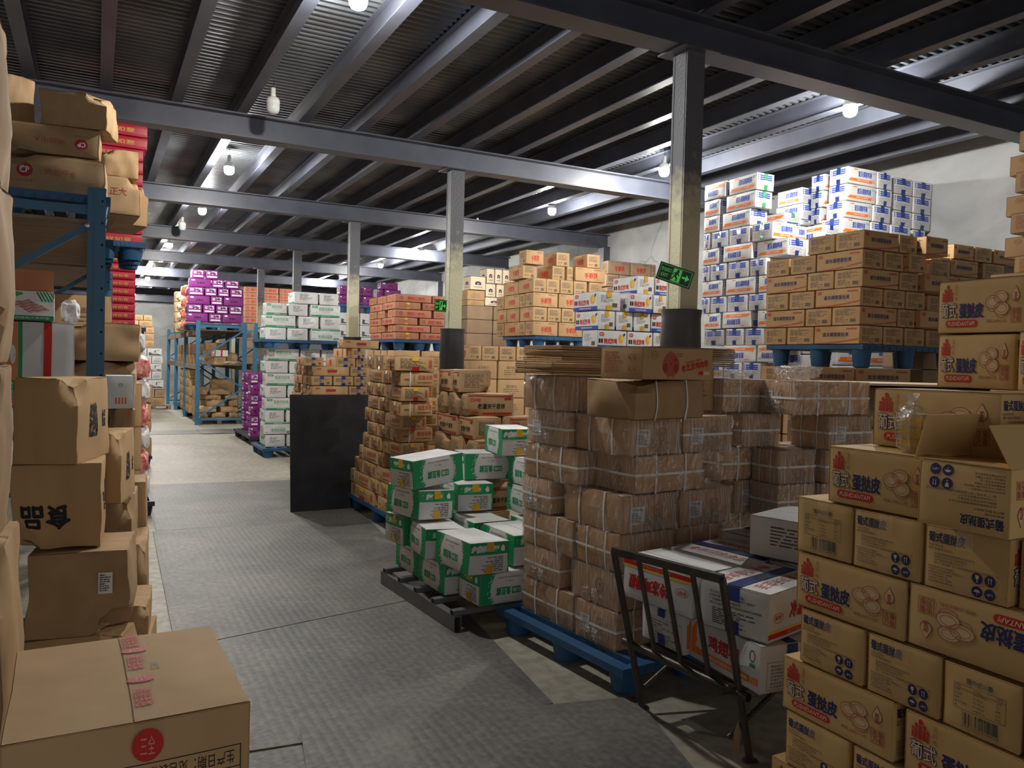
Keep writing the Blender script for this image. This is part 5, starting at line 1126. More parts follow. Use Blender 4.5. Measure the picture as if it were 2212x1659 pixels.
for ln in DATA.strip().split('\n'):
    q = ln.split(); st, kind = q[0], q[1]; x, y, z, yw, L_, W_, H_ = map(float, q[2:9]); fl = q[9] if q[9] != '-' else ''; row, col = int(q[10]), int(q[11])
    STACKS.setdefault(st, []).append((kind, x, y, z, yw, L_, W_, H_, fl, row, col))
for st, L_ in STACKS.items():
    nrow = {}
    for q in L_: nrow.setdefault(q[9], []).append(q)
    rows = sorted(nrow, key=lambda r: -max(b[3] for b in nrow[r]))
    for ri, r in enumerate(rows):
        for ci, q in enumerate(nrow[r]):
            kind, x, y, z, yw, l, w, h, fl, _, _ = q
            d = DESC[kind]
            if kind == 'tart': d = 'egg tart carton, barcode end out' if 'b' in fl else d
            lab = '%s, %s layer from top, %s along, %s' % (d, ORD[ri], ORD[ci], WHERE[st])
            jit = random.uniform(-.7, .7) if st not in ('tart',) else random.uniform(-.4, .4)
            place(kind, x, y, z, yw + jit, l, w, h, fl, lab, DESC[kind] + 's in the ' + WHERE[st])
def pallet(x, y, z, yw, L_, W_, mat, label, h=.15, group=None, wood=False):
    t = empty('pallet', (x, y, z), math.radians(yw)); mb = MB()
    if wood:
        for k in range(6): yy = -W_ / 2 + .05 + (W_ - .1) * k / 5; mb.box(-L_ / 2, yy - .045, h - .02, L_ / 2, yy + .045, h, mat)
        mb.obj('deck_board', t)
        for k in (-1, 0, 1): m2 = MB(); m2.box(k * (L_ / 2 - .05) - .045, -W_ / 2, 0, k * (L_ / 2 - .05) + .045, W_ / 2, h - .02, mat); m2.obj('bearer', t)
    else:
        nx = 9
        mb.box(-L_ / 2, -W_ / 2, h - .045, L_ / 2, -W_ / 2 + .05, h, mat); mb.box(-L_ / 2, W_ / 2 - .05, h - .045, L_ / 2, W_ / 2, h, mat)
        for k in range(nx): xx = -L_ / 2 + (L_ - .07) * k / (nx - 1); mb.box(xx, -W_ / 2 + .05, h - .04, xx + .07, W_ / 2 - .05, h - .002, mat)
        for k in range(14): xx = -L_ / 2 + .08 + (L_ - .2) * k / 13; mb.box(xx, -W_ / 2 - .004, h - .04, xx + .02, -W_ / 2 + .001, h - .012, mat); mb.box(xx, W_ / 2 - .001, h - .04, xx + .02, W_ / 2 + .004, h - .012, mat)
        mb.obj('deck', t)
        for a in (-1, 0, 1):
            for b_ in (-1, 0, 1):
                m2 = MB(); m2.lathe([(.052, 0), (.058, .004), (.072, h - .043), (0, h - .042)], mat, 16); m2.v = [(v[0] * 1.25 + a * (L_ / 2 - .10), v[1] + b_ * (W_ / 2 - .09), v[2]) for v in m2.v]; m2.obj('leg', t, 40)
    tag(t, label, 'pallet', group); return t
UP = dict(white=1.717, shou=None)
def extent(sts):
    bs = [b for s_ in sts for b in STACKS[s_]]; zm = min(b[3] for b in bs); xs = []; ys = []
    for b in bs:
        if b[3] > zm + .5: continue
        c, s_ = abs(math.cos(math.radians(b[4]))), abs(math.sin(math.radians(b[4]))); hx = (b[5] * c + b[6] * s_) / 2; hy = (b[5] * s_ + b[6] * c) / 2
        xs += [b[1] - hx, b[1] + hx]; ys += [b[2] - hy, b[2] + hy]
    return min(xs), max(xs), min(ys), max(ys), zm
def lower_tier(sts, kind, where, gap=.155, topz=None, pal='pallet_blue'):
    x0, x1, y0, y1, zm = extent(sts); zt = (topz if topz is not None else zm - gap)
    if gap: pallet((x0 + x1) / 2, (y0 + y1) / 2, zm - .152, 0, x1 - x0 - .02, y1 - y0 - .02, pal, 'blue plastic pallet raised under the ' + where, .15)
    pallet((x0 + x1) / 2, (y0 + y1) / 2, 0, 0, x1 - x0, y1 - y0, pal, 'blue plastic pallet on the floor under the ' + where, .148)
    h_ = .24; nz = max(1, round((zt - .15) / h_)); nx = max(1, round((x1 - x0) / .42)); ny = max(1, round((y1 - y0) / .32)); hh = (zt - .15) / nz
    for k in range(nz):
        c_ = 0
        for i in range(nx):
            for j in range(ny):
                if i > 0 and j > 0 and not (i == nx - 1 or j == ny - 1): continue
                c_ += 1
                place(kind, x0 + (i + .5) * (x1 - x0) / nx, y0 + (j + .5) * (y1 - y0) / ny, .15 + k * hh, 0, (x1 - x0) / nx - .012, (y1 - y0) / ny - .012, hh - .003, '', '%s under the %s, %s layer from floor, %s along' % (DESC[kind], where, ORD[k], ORD[(c_ - 1) % 17]), 'cartons under the ' + where, kids=False)
lower_tier(['shou'], 'plain', 'pancake cartons', gap=0, topz=1.62)
x0, x1, y0, y1, zm = extent(['red']); lower_tier(['red'], 'rackbox', 'reddish cartons')
pallet(5.95, 9.75, extent(['shou'])[4] + .191, 0, 1.5, .95, 'pallet_blue', 'blue plastic pallet raised under the kraft pancake cartons', .150)
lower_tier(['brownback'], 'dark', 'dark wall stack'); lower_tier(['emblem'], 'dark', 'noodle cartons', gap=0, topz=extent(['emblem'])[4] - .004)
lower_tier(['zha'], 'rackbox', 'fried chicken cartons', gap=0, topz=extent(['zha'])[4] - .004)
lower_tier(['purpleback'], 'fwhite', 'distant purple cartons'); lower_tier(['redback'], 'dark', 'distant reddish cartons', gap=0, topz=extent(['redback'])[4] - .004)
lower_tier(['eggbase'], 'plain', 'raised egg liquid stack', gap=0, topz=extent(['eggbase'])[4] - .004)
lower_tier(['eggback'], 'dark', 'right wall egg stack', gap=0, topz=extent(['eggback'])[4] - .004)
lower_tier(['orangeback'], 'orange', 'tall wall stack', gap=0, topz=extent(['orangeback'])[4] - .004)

# ------------------------------------------------------------------ pallets under the visible stacks
pallet(2.70, 3.66, 0, 5.7, 1.05, 1.12, 'pallet_blue', 'blue plastic pallet under the near film-wrapped cartons', .149)
pallet(3.55, 3.86, 0, 0, .62, .85, 'pallet_blue', 'blue plastic pallet under the second wrapped stack', .149)
pallet(4.05, 3.55, 0, 0, .34, .9, 'pallet_blue', 'narrow blue pallet under the rightmost wrapped cartons', .149)
x0, x1, y0, y1, zm = extent(['chao']); pallet((x0 + x1) / 2, (y0 + y1) / 2, 0, 0, x1 - x0, y1 - y0 + .06, 'pallet_blue', 'blue plastic pallet under the bacon cartons', .165)
x0, x1, y0, y1, zm = extent(['apple']); pallet((x0 + x1) / 2, (y0 + y1) / 2, 0, 0, x1 - x0, y1 - y0, 'pallet_blue', 'blue plastic pallet under the blue-taped flat cartons', zm - .002)
x0, x1, y0, y1, zm = extent(['laotong']); pallet((x0 + x1) / 2, (y0 + y1) / 2, 0, 0, x1 - x0, y1 - y0, 'pallet_blue', 'blue plastic pallet under the flatbread cartons', zm - .002)
pallet(2.98, 13.3, 0, 0, 1.3, 1.05, 'pallet_blue', 'blue plastic pallet on the floor under the white green cartons', .149)
pallet(2.98, 13.3, 1.728, 0, 1.32, 1.0, 'pallet_blue', 'blue plastic pallet halfway up the white green cartons', .137)
x0, x1, y0, y1, zm = extent(['purplelow']); pallet((x0 + x1) / 2, (y0 + y1) / 2, 0, 0, x1 - x0, y1 - y0, 'pallet_black', 'black pallet under the low purple cartons', .149)
pallet(2.42, 19.85, 2.165, 0, 1.15, 1.0, 'pallet_blue', 'blue pallet on top of the far rack under purple cartons', .14)
pallet(1.5, 25.05, 0, 0, .9, .5, 'wood_deck', 'wooden pallet under the stack at the far wall', extent(['farend'])[4] - .002, wood=True)
x0, x1, y0, y1, zm = extent(['egg']); pallet((x0 + x1) / 2, (y0 + y1) / 2, extent(['eggbase'])[4] + .317, 0, x1 - x0 - .05, y1 - y0 - .05, 'pallet_blue', 'blue plastic pallet raised under the brown egg liquid cartons', zm - extent(['eggbase'])[4] - .321)
# steel pallet of the fish tofu cartons
t = empty('steel_pallet', (1.875, 4.23, 0), math.radians(3.5)); tag(t, 'grey steel channel pallet under the green fish tofu cartons', 'pallet')
for k, x in enumerate((0, .86)):
    m2 = MB(); m2.box(x, 0, 0, x + .05, 1.14, .006, 'grey_channel'); m2.box(x, 0, .094, x + .05, 1.14, .1, 'grey_channel'); m2.box(x, 0, .006, x + .005, 1.14, .094, 'grey_channel'); m2.box(x + .044, 0, .006, x + .05, 1.14, .094, 'grey_channel'); m2.obj('side_channel', t)
for k in range(5):
    y = .03 + .262 * k; m2 = MB(); m2.box(.0, y - .025, .101, .91, y - .02, .131, 'grey_channel'); m2.box(.0, y + .02, .101, .91, y + .025, .131, 'grey_channel'); m2.box(.0, y - .02, .126, .91, y + .02, .131, 'grey_channel'); m2.obj('cross_bar', t)
GREEN = [('top carton tilted up at its far end', 1.99, 5.02, .765, 14, .42, .29, .19, 0, -5), ('third layer carton, second along', 2.583, 5.32, .738, -6, .42, .29, .19, 0, 0), ('topmost carton of the pile', 2.70, 5.16, .932, -98, .42, .27, .19, 0, 0), ('third layer carton beside the wrapped stack', 2.78, 4.85, .738, -88, .42, .29, .19, 0, 0),
 ('second layer carton at the aisle edge', 1.965, 5.04, .548, -78, .42, .29, .19, 3, 0), ('second layer carton in the middle', 2.40, 5.25, .542, -95, .42, .28, .19, 0, 0), ('second layer carton by the wrapped stack', 2.76, 4.86, .542, -92, .40, .28, .19, 0, 0),
 ('lower end-on carton at the far aisle corner', 2.02, 5.17, .345, -172, .42, .28, .19, 0, 0), ('lower carton half hidden by the front one', 1.995, 4.82, .340, -95, .42, .28, .19, 2, 0), ('front carton with yellow tape across its lid', 2.06, 4.40, .338, -84, .43, .29, .19, 2, 0), ('carton at the right of the front one', 2.42, 4.50, .338, -88, .43, .29, .19, 0, 0), ('flat-lidded carton behind the front one', 2.36, 4.95, .335, -88, .42, .29, .19, 0, 0), ('carton between the wrapped stack and the tofu pile', 2.72, 4.7, .335, -90, .42, .28, .19, 0, 0),
 ('bottom crushed carton at the far aisle edge', 2.055, 5.17, .134, -88, .42, .28, .185, 0, 0), ('bottom crushed carton, middle of aisle edge', 2.06, 4.735, .134, -87, .42, .28, .185, 0, 0), ('bottom front carton lying lengthwise', 2.235, 4.38, .133, 4, .42, .28, .19, 0, 0), ('bottom carton deep inside the pile', 2.55, 5.0, .134, -90, .5, .4, .185, 0, 0)]
random.seed(11)
for q in GREEN: place('green', q[1], q[2], q[3], q[4], q[5], q[6], q[7], 'u', 'white and green fish tofu carton, ' + q[0], 'fish tofu cartons on the steel pallet', q[8], q[9])

# ------------------------------------------------------------------ trolley and its load
t = empty('platform_trolley', (2.28, 2.65, 0)); tag(t, 'dark steel platform trolley with a leaning barred end frame', 'trolley'); O = Vector((2.28, 2.65, 0))
FL, FR, TL, TR_ = Vector((2.277, 2.95, 0)), Vector((2.375, 2.36, 0)), Vector((2.090, 2.95, .757)), Vector((2.195, 2.36, .768))
for a, b_ in ((FL, TL), (FR, TR_)): m2 = MB(); m2.tube([a - O, b_ - O], .0155, 'steel_dark', 12); m2.obj('post', t, 50)
m2 = MB(); m2.bar(TL - O, TR_ - O, .032, .032, 'steel_dark'); m2.obj('top_rail', t)
lerp = lambda a, b_, k: a + (b_ - a) * k
RL, RR = lerp(FL, TL, .41), lerp(FR, TR_, .38)
m2 = MB(); m2.tube([RL + Vector((0, .05, 0)) - O, RR - Vector((0, .05, 0)) - O], .019, 'steel_dark', 12, False); m2.obj('lower_rail', t, 50)
for k in (.25, .5, .75): m2 = MB(); m2.bar(lerp(RL, RR, k) - O, lerp(TL, TR_, k) - O, .022, .012, 'steel_dark', (1, 0, 0)); m2.obj('bar', t)
for a in (FL, FR): m2 = MB(); m2.lathe([(0, .012), (.02, .012), (.032, .006), (.034, 0), (0, 0)], 'steel_dark', 20, (a.x - O.x, a.y - O.y)); m2.obj('foot', t, 40)
m2 = MB()
for y in (2.38, 2.93): m2.tube([Vector((2.22, y, .305)) - O, Vector((3.25, y, .305)) - O], .016, 'steel_dark', 10)
for k in range(6): m2.bar(Vector((2.30 + .18 * k, 2.38, .312)) - O, Vector((2.30 + .18 * k, 2.93, .312)) - O, .03, .02, 'steel_dark')
m2.obj('platform', t, 50)
for y in (2.38, 2.93): m2 = MB(); m2.tube([Vector((2.27, y, .11)) - O, Vector((2.58, y, .29)) - O], .010, 'steel_dark', 8); m2.obj('brace', t, 50)
for y in (2.38, 2.93): m2 = MB(); m2.tube([Vector((3.15, y, .30)) - O, Vector((3.15, y, .0)) - O], .016, 'steel_dark', 10); m2.obj('rear_leg', t, 50)
m2 = MB(); m2.add([(0, 0, 0), (.035, .004, .006), (.045, .002, .10), (.02, -.004, .155), (.004, .002, .11)], [(0, 1, 2, 3, 4)], 'kraft_dark'); o = m2.obj('paper_tag', t); o.location = Vector((2.33, 2.37, .03)) - O + Vector((-.055, -.015, .0))
CART = [('wing', 2.46, 2.45, .334, -94, .46, .32, .19, '', 'white wing root carton with orange band, bottom of trolley load by the bars'), ('wing', 2.50, 2.84, .334, -178, .44, .30, .19, '', 'white carton end-on, bottom of trolley load beside the left post'),
 ('wing2', 2.50, 2.44, .531, -166, .46, .33, .195, '', 'white frozen wing carton on top behind the right post of the trolley'), ('wing2', 2.335, 2.80, .531, -82, .43, .27, .19, 'u', 'white frozen wing carton, upside-down lettering, behind the trolley bars'),
 ('wing2', 2.72, 2.87, .531, -80, .43, .40, .19, '', 'white carton with blue tape behind the upside-down one on the trolley'), ('wing2', 2.96, 2.50, .334, -90, .5, .42, .39, '', 'tall white carton standing mid trolley'), ('wing2', 3.16, 2.98, .334, -86, .46, .36, .40, '', 'white carton with red slogans at the back of the trolley load'), ('plainwhite', 2.97, 2.58, .735, -72, .48, .40, .185, '', 'plain white carton on top at the far right of the trolley')]
for q in CART: place(*q[:8], q[8], q[9], 'white cartons on the trolley', seed=1)

# ------------------------------------------------------------------ on the wrapped stack
place('crush', 2.50, 3.30, 1.338, -169 + 180, .56, .38, .19, '', 'crushed brown carton with white straps under the chicken roll carton', seed=3)
cr = bpy.context.scene.objects[-1] if False else [o for o in COL.objects if o.name.startswith('crushed_carton')][0]
for w_ in ('strap_cross_a', 'strap_cross_b'): link('strap', strip_mesh('crush', 3, w_), cr)
place('chicken', 2.42, 3.10, 1.536, 7, .474, .293, .153, '', 'brown chicken roll carton with red chick print on the crushed carton', seed=1, kids=False)
for k in range(13):
    n = random.uniform(-.012, .012); m2 = MB(); m2.box(-.30, -.19, 0, .30, .19, .0045, 'kraft_dull'); m2.box(-.30, -.19, .0055, .30, .19, .0100, 'kraft_dull'); m2.box(-.301, -.191, .0045, .301, .191, .0055, 'board_edge')
    o = m2.obj('flattened_carton'); o.location = (2.53 + n - (.05 if k < 6 else 0), 3.92 + n, 1.538 + .0125 * k); o.rotation_euler = (0, random.uniform(-.004, .004), math.radians(5 + random.uniform(-2, 2))); tag(o, 'flattened brown carton, %s from the bottom of the pile by the chicken roll carton' % ORD[k], 'flattened carton', 'flattened cartons left of the chicken roll carton')
for k in range(9):
    n = random.uniform(-.012, .012); m2 = MB(); m2.box(-.30, -.17, 0, .30, .17, .0045, 'kraft_dark'); m2.box(-.30, -.17, .0055, .30, .17, .0100, 'kraft_dark'); m2.box(-.301, -.171, .0045, .301, .171, .0055, 'board_edge')
    o = m2.obj('flattened_carton'); o.location = (3.12 + n, 3.80 + n, 1.60 + .0125 * k); o.rotation_euler = (0, 0, math.radians(1 + random.uniform(-2, 2))); tag(o, 'flattened dark carton, %s from the bottom of the pile at the column guard' % ORD[k], 'flattened carton', 'flattened cartons at the column guard')
place('rackbox', 3.12, 3.80, 1.536 - .196, 0, .30, .36, .258, '', 'brown carton propping the flattened cartons by the column guard')
# bunched film on top of the second wrapped stack
def crumple(name, loc, sx, sy, sz, mat, label, cat, seed=1, n=22, amp=.35, group=None):
    bm = bmesh.new(); bmesh.ops.create_icosphere(bm, subdivisions=4, radius=1)
    for v in bm.verts:
        p = v.co.copy(); q = noise.noise(p * 2.2 + Vector((seed, 0, 0))) * amp + abs(noise.noise(p * 5 + Vector((0, seed, 0)))) * amp * .6
        p = p * (1 + q); e = .62
        p = Vector((math.copysign(abs(p.x) ** e, p.x) * sx, math.copysign(abs(p.y) ** e, p.y) * sy, math.copysign(abs(p.z) ** e, p.z) * sz)); v.co = p
    zmin = min(v.co.z for v in bm.verts)
    for v in bm.verts: v.co.z -= zmin
    me = bpy.data.meshes.new(name); bm.to_mesh(me); bm.free(); me.materials.append(MATS[mat]); me.polygons.foreach_set('use_smooth', [True] * len(me.polygons)); me.set_sharp_from_angle(angle=math.radians(40))
    o = link(name, me); o.location = loc; tag(o, label, cat, group); return o
crumple('bunched_film', (3.72, 3.42, 1.537), .12, .10, .035, 'wrap_bunch', 'bunched clear film lying on the second wrapped stack', 'plastic film', 3, amp=.6)
crumple('bunched_film', (3.42, 3.70, 1.537), .14, .08, .02, 'wrap_bunch', 'thin loose film along the lid left of the bunched film', 'plastic film', 5, amp=.6)

# ------------------------------------------------------------------ open tart carton and the shells
oc = place('tart', 2.29, 1.345, 1.166, 178, .40, .262, .186, 'xu', 'open egg tart carton with raised flaps, upside-down print', seed=1, kids=False)
oc.rotation_euler = (0, 0, math.radians(2)); oc.location.z = 1.166
oc.rotation_euler = (0, math.radians(180), math.radians(2)); oc.location.z = 1.166 + .186
cx, cy, cz = 2.29, 1.345, 1.352
def flap(name, a, b_, dirv, h):
    a = Vector(a); b_ = Vector(b_); dv = Vector(dirv).normalized() * h; nn = (b_ - a).cross(dv).normalized() * .004; vs = [a, b_, b_ + dv, a + dv]; m3 = MB()
    inv = oc.matrix_basis.inverted(); 
    m3.add([inv @ (p + s_ * nn) for s_ in (0, 1) for p in vs], [(0, 1, 2, 3), (7, 6, 5, 4), (0, 4, 5, 1), (1, 5, 6, 2), (2, 6, 7, 3), (3, 7, 4, 0)], 'kraft_gold'); o = m3.obj(name, oc); return o
bpy.context.view_layer.update()
flap('flap', (2.484, 1.478, 1.353), (2.484, 1.212, 1.353), (.12, 0, 1), .17); flap('flap', (2.484, 1.479, 1.353), (2.094, 1.479, 1.353), (.02, -.25, 1), .13)
flap('flap', (2.094, 1.212, 1.353), (2.484, 1.212, 1.353), (0, .55, 1), .125); flap('flap', (2.094, 1.475, 1.354), (2.094, 1.215, 1.354), (1, 0, .10), .05)
t = empty('bag_of_tart_shells', (2.285, 1.632, 1.3475)); tag(t, 'clear bag of stacked yellow tart shells on an egg tart carton', 'tart shells')
for k in range(10):
    m2 = MB(); z = .012 + .0115 * k; r = .036 + .0006 * k; m2.lathe([(r * .72, z - .008), (r, z + .004), (r * 1.06, z + .006), (r * 1.02, z + .003), (r * .70, z - .010)], 'cup_yellow' if k % 3 else 'cream_board', 26); m2.obj('tart_shell', t, 40)
m2 = MB(); m2.lathe([(.030, .0), (.042, .012), (.047, .06), (.048, .11), (.040, .135), (.020, .150), (.012, .165), (.020, .185)], 'wrap_film', 26); m2.v = [(x * (1 + .10 * noise.noise(Vector((x, y, z)) * 60)), y * (1 + .10 * noise.noise(Vector((y, x, z)) * 60)), z + .006 * noise.noise(Vector((x, y, z)) * 40)) for x, y, z in m2.v]; m2.obj('clear_bag', t, 70)

# ------------------------------------------------------------------ right edge column of chicken roll cartons
CC = [(4.62, .0, 0), (4.60, .0, 1), (4.60, 0, 0), (4.58, 0, 1), (4.57, 0, 0), (4.58, 0, 1), (4.62, 0, 0), (4.40, 0, 0)]
zc = 2.985
for k, (x, _, e) in enumerate(CC):
    zc -= .118; place('chicken', x + .245, 2.56, zc, 0 if not e else 90, .47, .30 if not e else .30, .115, '', 'thin brown chicken roll carton, %s from the top, at the right wall side' % ORD[k], 'thin cartons stacked at the right edge', seed=1, kids=False)
nzc = 8; hzc = (zc - .15) / nzc
for k in range(nzc): place('chicken', 4.88, 2.58, .15 + hzc * k, 0 if k % 2 else 180, .6, .42, hzc - .002, '', 'brown carton, %s from the floor, under the thin chicken roll cartons' % ORD[k], 'cartons under the thin chicken roll cartons', seed=1, kids=False)
pallet(4.88, 2.6, 0, 0, .7, .5, 'pallet_blue', 'blue plastic pallet under the thin chicken roll cartons', .149)
# black-wrapped goods with a loose board on top
for k in range(5): 
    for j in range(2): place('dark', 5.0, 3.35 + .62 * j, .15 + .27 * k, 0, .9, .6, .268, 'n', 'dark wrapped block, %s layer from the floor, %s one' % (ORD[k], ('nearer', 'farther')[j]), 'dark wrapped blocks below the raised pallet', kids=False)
pallet(5.0, 3.66, 0, 0, 1.0, 1.25, 'pallet_black', 'black pallet under the dark wrapped blocks', .149)
m2 = MB(); m2.box(-.62, -.40, 0, .62, .40, .012, 'wood_light'); o = m2.obj('loose_board'); o.location = (4.78, 3.48, 1.512); o.rotation_euler = (0, 0, math.radians(-24)); tag(o, 'pale loose board lying over the dark wrapped blocks', 'board')

# ------------------------------------------------------------------ black board leaning
m2 = MB(); m2.box(0, 0, 0, .86, .022, 1.205, 'black_board'); o = m2.obj('black_board'); o.location = (1.785, 8.20, .008); o.rotation_euler = (math.radians(-5), 0, math.radians(2)); tag(o, 'tall black board leaning on the blue-taped stack beside the aisle', 'board')

# ------------------------------------------------------------------ emergency signs
def exit_sign(w, h, small=False):
    t = empty('exit_sign'); m2 = MB(); m2.box(-w / 2, -.002, -h / 2, w / 2, .002, h / 2, 'sign_dark'); m2.obj('panel', t)
    m3 = MB(); f = Face(m3, w, h, lambda x, y, o: Vector((x, -.002 - o * .6, y))); g = 'sign_green'
    f.frame(.04, .08, .96, .92, .0022, g); f.text('安全出口', .08, .22, .36, .44, g, 0, .012, 2); f.text('EXIT', .11, .56, .31, .74, g, 0, .02)
    f.rect(.42, .14, .66, .86, g, 0, 1)
    f.disc(.555, .25, .010, .010, 'sign_dark', 1); f.poly([(.50, .32), (.57, .30), (.58, .36), (.62, .46), (.60, .49), (.55, .42), (.54, .52), (.58, .62), (.58, .80), (.54, .80), (.54, .66), (.49, .57), (.46, .70), (.43, .78), (.415, .74), (.45, .62), (.49, .40), (.45, .44), (.44, .52), (.42, .50), (.44, .38)][::-1][::-1], 'sign_dark', 1)
    f.rect(.70, .44, .83, .56, g); f.poly([(.81, .30), (.92, .50), (.81, .70)], g); f.rect(.67, .08, .673, .92, g); f.rect(.40, .08, .403, .92, g); m3.obj('pictogram', t); return t
t = exit_sign(.235, .118); t.location = (3.378, 4.165, 2.198); t.rotation_euler = (0, math.radians(17), math.radians(-27)); tag(t, 'tilted green exit sign hanging on the nearest steel column', 'exit sign')
m2 = MB(); m2.tube([Vector((-.07, .002, .057)), Vector((0, .02, .075)), Vector((.08, .05, .062))], .0012, 'strap_white', 5); m2.obj('string', t)
t = exit_sign(.135, .13); t.location = (3.36, 8.14, 2.20); t.rotation_euler = (.15, math.radians(4), math.radians(-30)); tag(t, 'small bent green exit sign on the second steel column', 'exit sign')
m2 = MB(); m2.tube([Vector((0, .002, .06)), Vector((.03, .06, .12)), Vector((.11, .118, .10))], .0012, 'strap_white', 5); m2.obj('string', t)

# ------------------------------------------------------------------ pallet racks
def rack(label, name='pallet_rack'):
    t = empty(name); return tag(t, label, 'pallet rack')
def rack_frame(t, x0, x1, y, h):
    w = x1 - x0; Ox = x0
    for x in (x0, x1):
        m2 = MB(); m2.box(x - .045, y - .035, 0, x + .045, y - .031, h, 'rack_blue'); m2.box(x - .045, y - .031, 0, x - .041, y + .035, h, 'rack_blue'); m2.box(x + .041, y - .031, 0, x + .045, y + .035, h, 'rack_blue'); m2.box(x - .012, y - .040, 0, x + .012, y - .035, h, 'rack_blue'); m2.box(x - .07, y - .06, 0, x + .07, y + .06, .006, 'rack_blue')
        z = .15
        while z < h - .05:
            m2.add([(x + .028 + .006 * math.cos(a), y - .0358, z + .008 * math.sin(a)) for a in [2 * PI * k / 8 for k in range(8)]], [tuple(range(8))], 'ink_black'); z += .12
        m2.obj('upright', t)
    for z in (.12, h - .12): m2 = MB(); m2.bar((x0 + .04, y, z), (x1 - .04, y, z), .03, .045, 'rack_blue'); m2.obj('cross_member', t)
    n = max(2, round(h / .72))
    for k in range(n):
        za = .18 + (h - .36) * k / n; zb = .18 + (h - .36) * (k + 1) / n; a, b_ = ((x0 + .045, x1 - .045) if k % 2 == 0 else (x1 - .045, x0 + .045)); m2 = MB(); m2.bar((a, y, za), (b_, y, zb - .03), .025, .035, 'rack_blue'); br = m2.obj('diagonal_brace', t)
        for p, z in ((a, za), (b_, zb - .03)): m2 = MB(); m2.lathe([(0, 0), (.012, 0), (.012, .006), (0, .008)], 'silver_plate', 8); m2.v = [(v[0] + p, y - .036 - v[2], v[1] + z) for v in m2.v]; m2.obj('bolt', br)
def rack_level(t, x0, x1, y0, y1, z, mat='wood_deck', blue=False):
    for x in (x0, x1): m2 = MB(); m2.box(x - .025, y0 + .04, z - .11, x + .025, y1 - .04, z - .002, 'rack_blue' if blue else mat); m2.obj('beam', t)
    m2 = MB(); m2.box(x0, y0 + .04, z, x1, y1 - .04, z + .018, mat); m2.obj('deck', t)
ys = [19.2, 21.9, 24.6, 27.3]; t = rack('long blue pallet rack with wooden shelves beyond the aisle floor plates')
for y in ys: rack_frame(t, 2.05, 3.06, y, 2.36)
for k in range(3):
    for z in (2.145, 1.365): rack_level(t, 2.05, 3.06, ys[k], ys[k + 1], z)
t = rack('dim blue pallet rack standing behind the rack with the purple cartons')
for y in (19.2, 21.9): rack_frame(t, 3.30, 4.3, y, 2.36)
for z in (2.145, 1.365): rack_level(t, 3.30, 4.3, 19.2, 21.9, z)
t = rack('blue pallet rack on the left with one near upright in full view')
rack_frame(t, -1.05, 0, 5.0, 2.50); rack_frame(t, -.98, .06, 7.6, 2.50); rack_frame(t, -.92, .12, 10.2, 2.50)
for z in (2.315, 1.285): rack_level(t, -1.05, -.01, 5.0, 7.6, z, 'wood_deck', True); rack_level(t, -.93, .08, 7.66, 10.2, z, 'wood_deck', True)

# goods on the far rack
random.seed(21)
def goods(L_, where, group):
    for i, (kind, x, y, z, yw, l, w, h, txt) in enumerate(L_): place(kind, x, y, z, yw, l, w, h, '', '%s %s' % (txt, where), group, kids=False, seed=i % 3)
FLOOR = []
def rowbox(y, z, h, xs, kind='crushed', d=.42):
    for a, b_ in xs: FLOOR.append((kind, (a + b_) / 2, y + d / 2, z, 0, b_ - a - .01, d, h))
for p_ in range(3): pallet(2.55, 19.85 + 2.7 * p_, 0, 0, .95, 1.1, 'pallet_black' if p_ else 'wood_deck', 'low pallet on the floor of the far rack, %s bay' % ORD[p_], .145, wood=(p_ == 0))
rowbox(19.40, .150, .118, [(2.10, 2.34), (2.37, 2.72), (2.74, 3.0)]); rowbox(19.40, .270, .135, [(2.10, 2.52), (2.55, 3.0)]); rowbox(19.42, .407, .155, [(2.26, 2.70), (2.74, 3.0)]); rowbox(19.42, .564, .110, [(2.24, 2.62), (2.66, 3.0)]); rowbox(19.45, .676, .13, [(2.15, 2.32), (2.33, 2.80)])
for i, q in enumerate(FLOOR): place(q[0], q[1], q[2], q[3], q[4], q[5], q[6], q[7], '', 'squashed brown carton, number %s upward in the far rack floor bay' % ORD[i], 'squashed cartons on the far rack floor', kids=False)
FB = [('rackbox', 2.22, 20.35, .15, 90, .42, .30, .38, 'tall brown carton'), ('rackbox', 2.22, 20.35, .532, 90, .42, .30, .30, 'brown carton with black lettering'), ('rackbox', 2.6, 20.2, .15, 0, .4, .5, .55, 'big brown carton'), ('rackbox', 2.7, 20.2, .70, 0, .5, .5, .32, 'wide shaded carton')]
for k in range(5):
    for j in range(4): FB.append(('rackbox', 2.2, 21.2 + .62 * j + .05 * (k % 2), .15 + .215 * k, 90, .5, .32, .213, 'brown carton in column %s, layer %s,' % (ORD[j], ORD[k])))
goods(FB, 'in the lowest bays of the far rack', 'brown cartons in the lowest bays of the far rack')
MID = [('rackbox', 2.35, 19.7, 1.383, 0, .38, .35, .20, 'brown carton with a lid print'), ('rackbox', 2.32, 19.72, 1.585, 0, .26, .30, .12, 'small kraft carton'), ('rackbox', 2.38, 19.75, 1.705, 0, .26, .30, .17, 'stacked kraft carton'), ('dark', 2.55, 20.3, 1.383, 0, .5, .4, .5, 'dark shaded carton'), ('stripe', 2.55, 19.55, 1.56, 0, .36, .3, .15, 'white carton with a red stripe'), ('rackbox', 2.56, 19.6, 1.383, 0, .28, .3, .175, 'low brown carton'), ('crushed', 2.83, 19.6, 1.47, 0, .30, .3, .18, 'dented brown carton'), ('dark', 2.84, 19.62, 1.383, 0, .30, .3, .085, 'flat dark carton')]
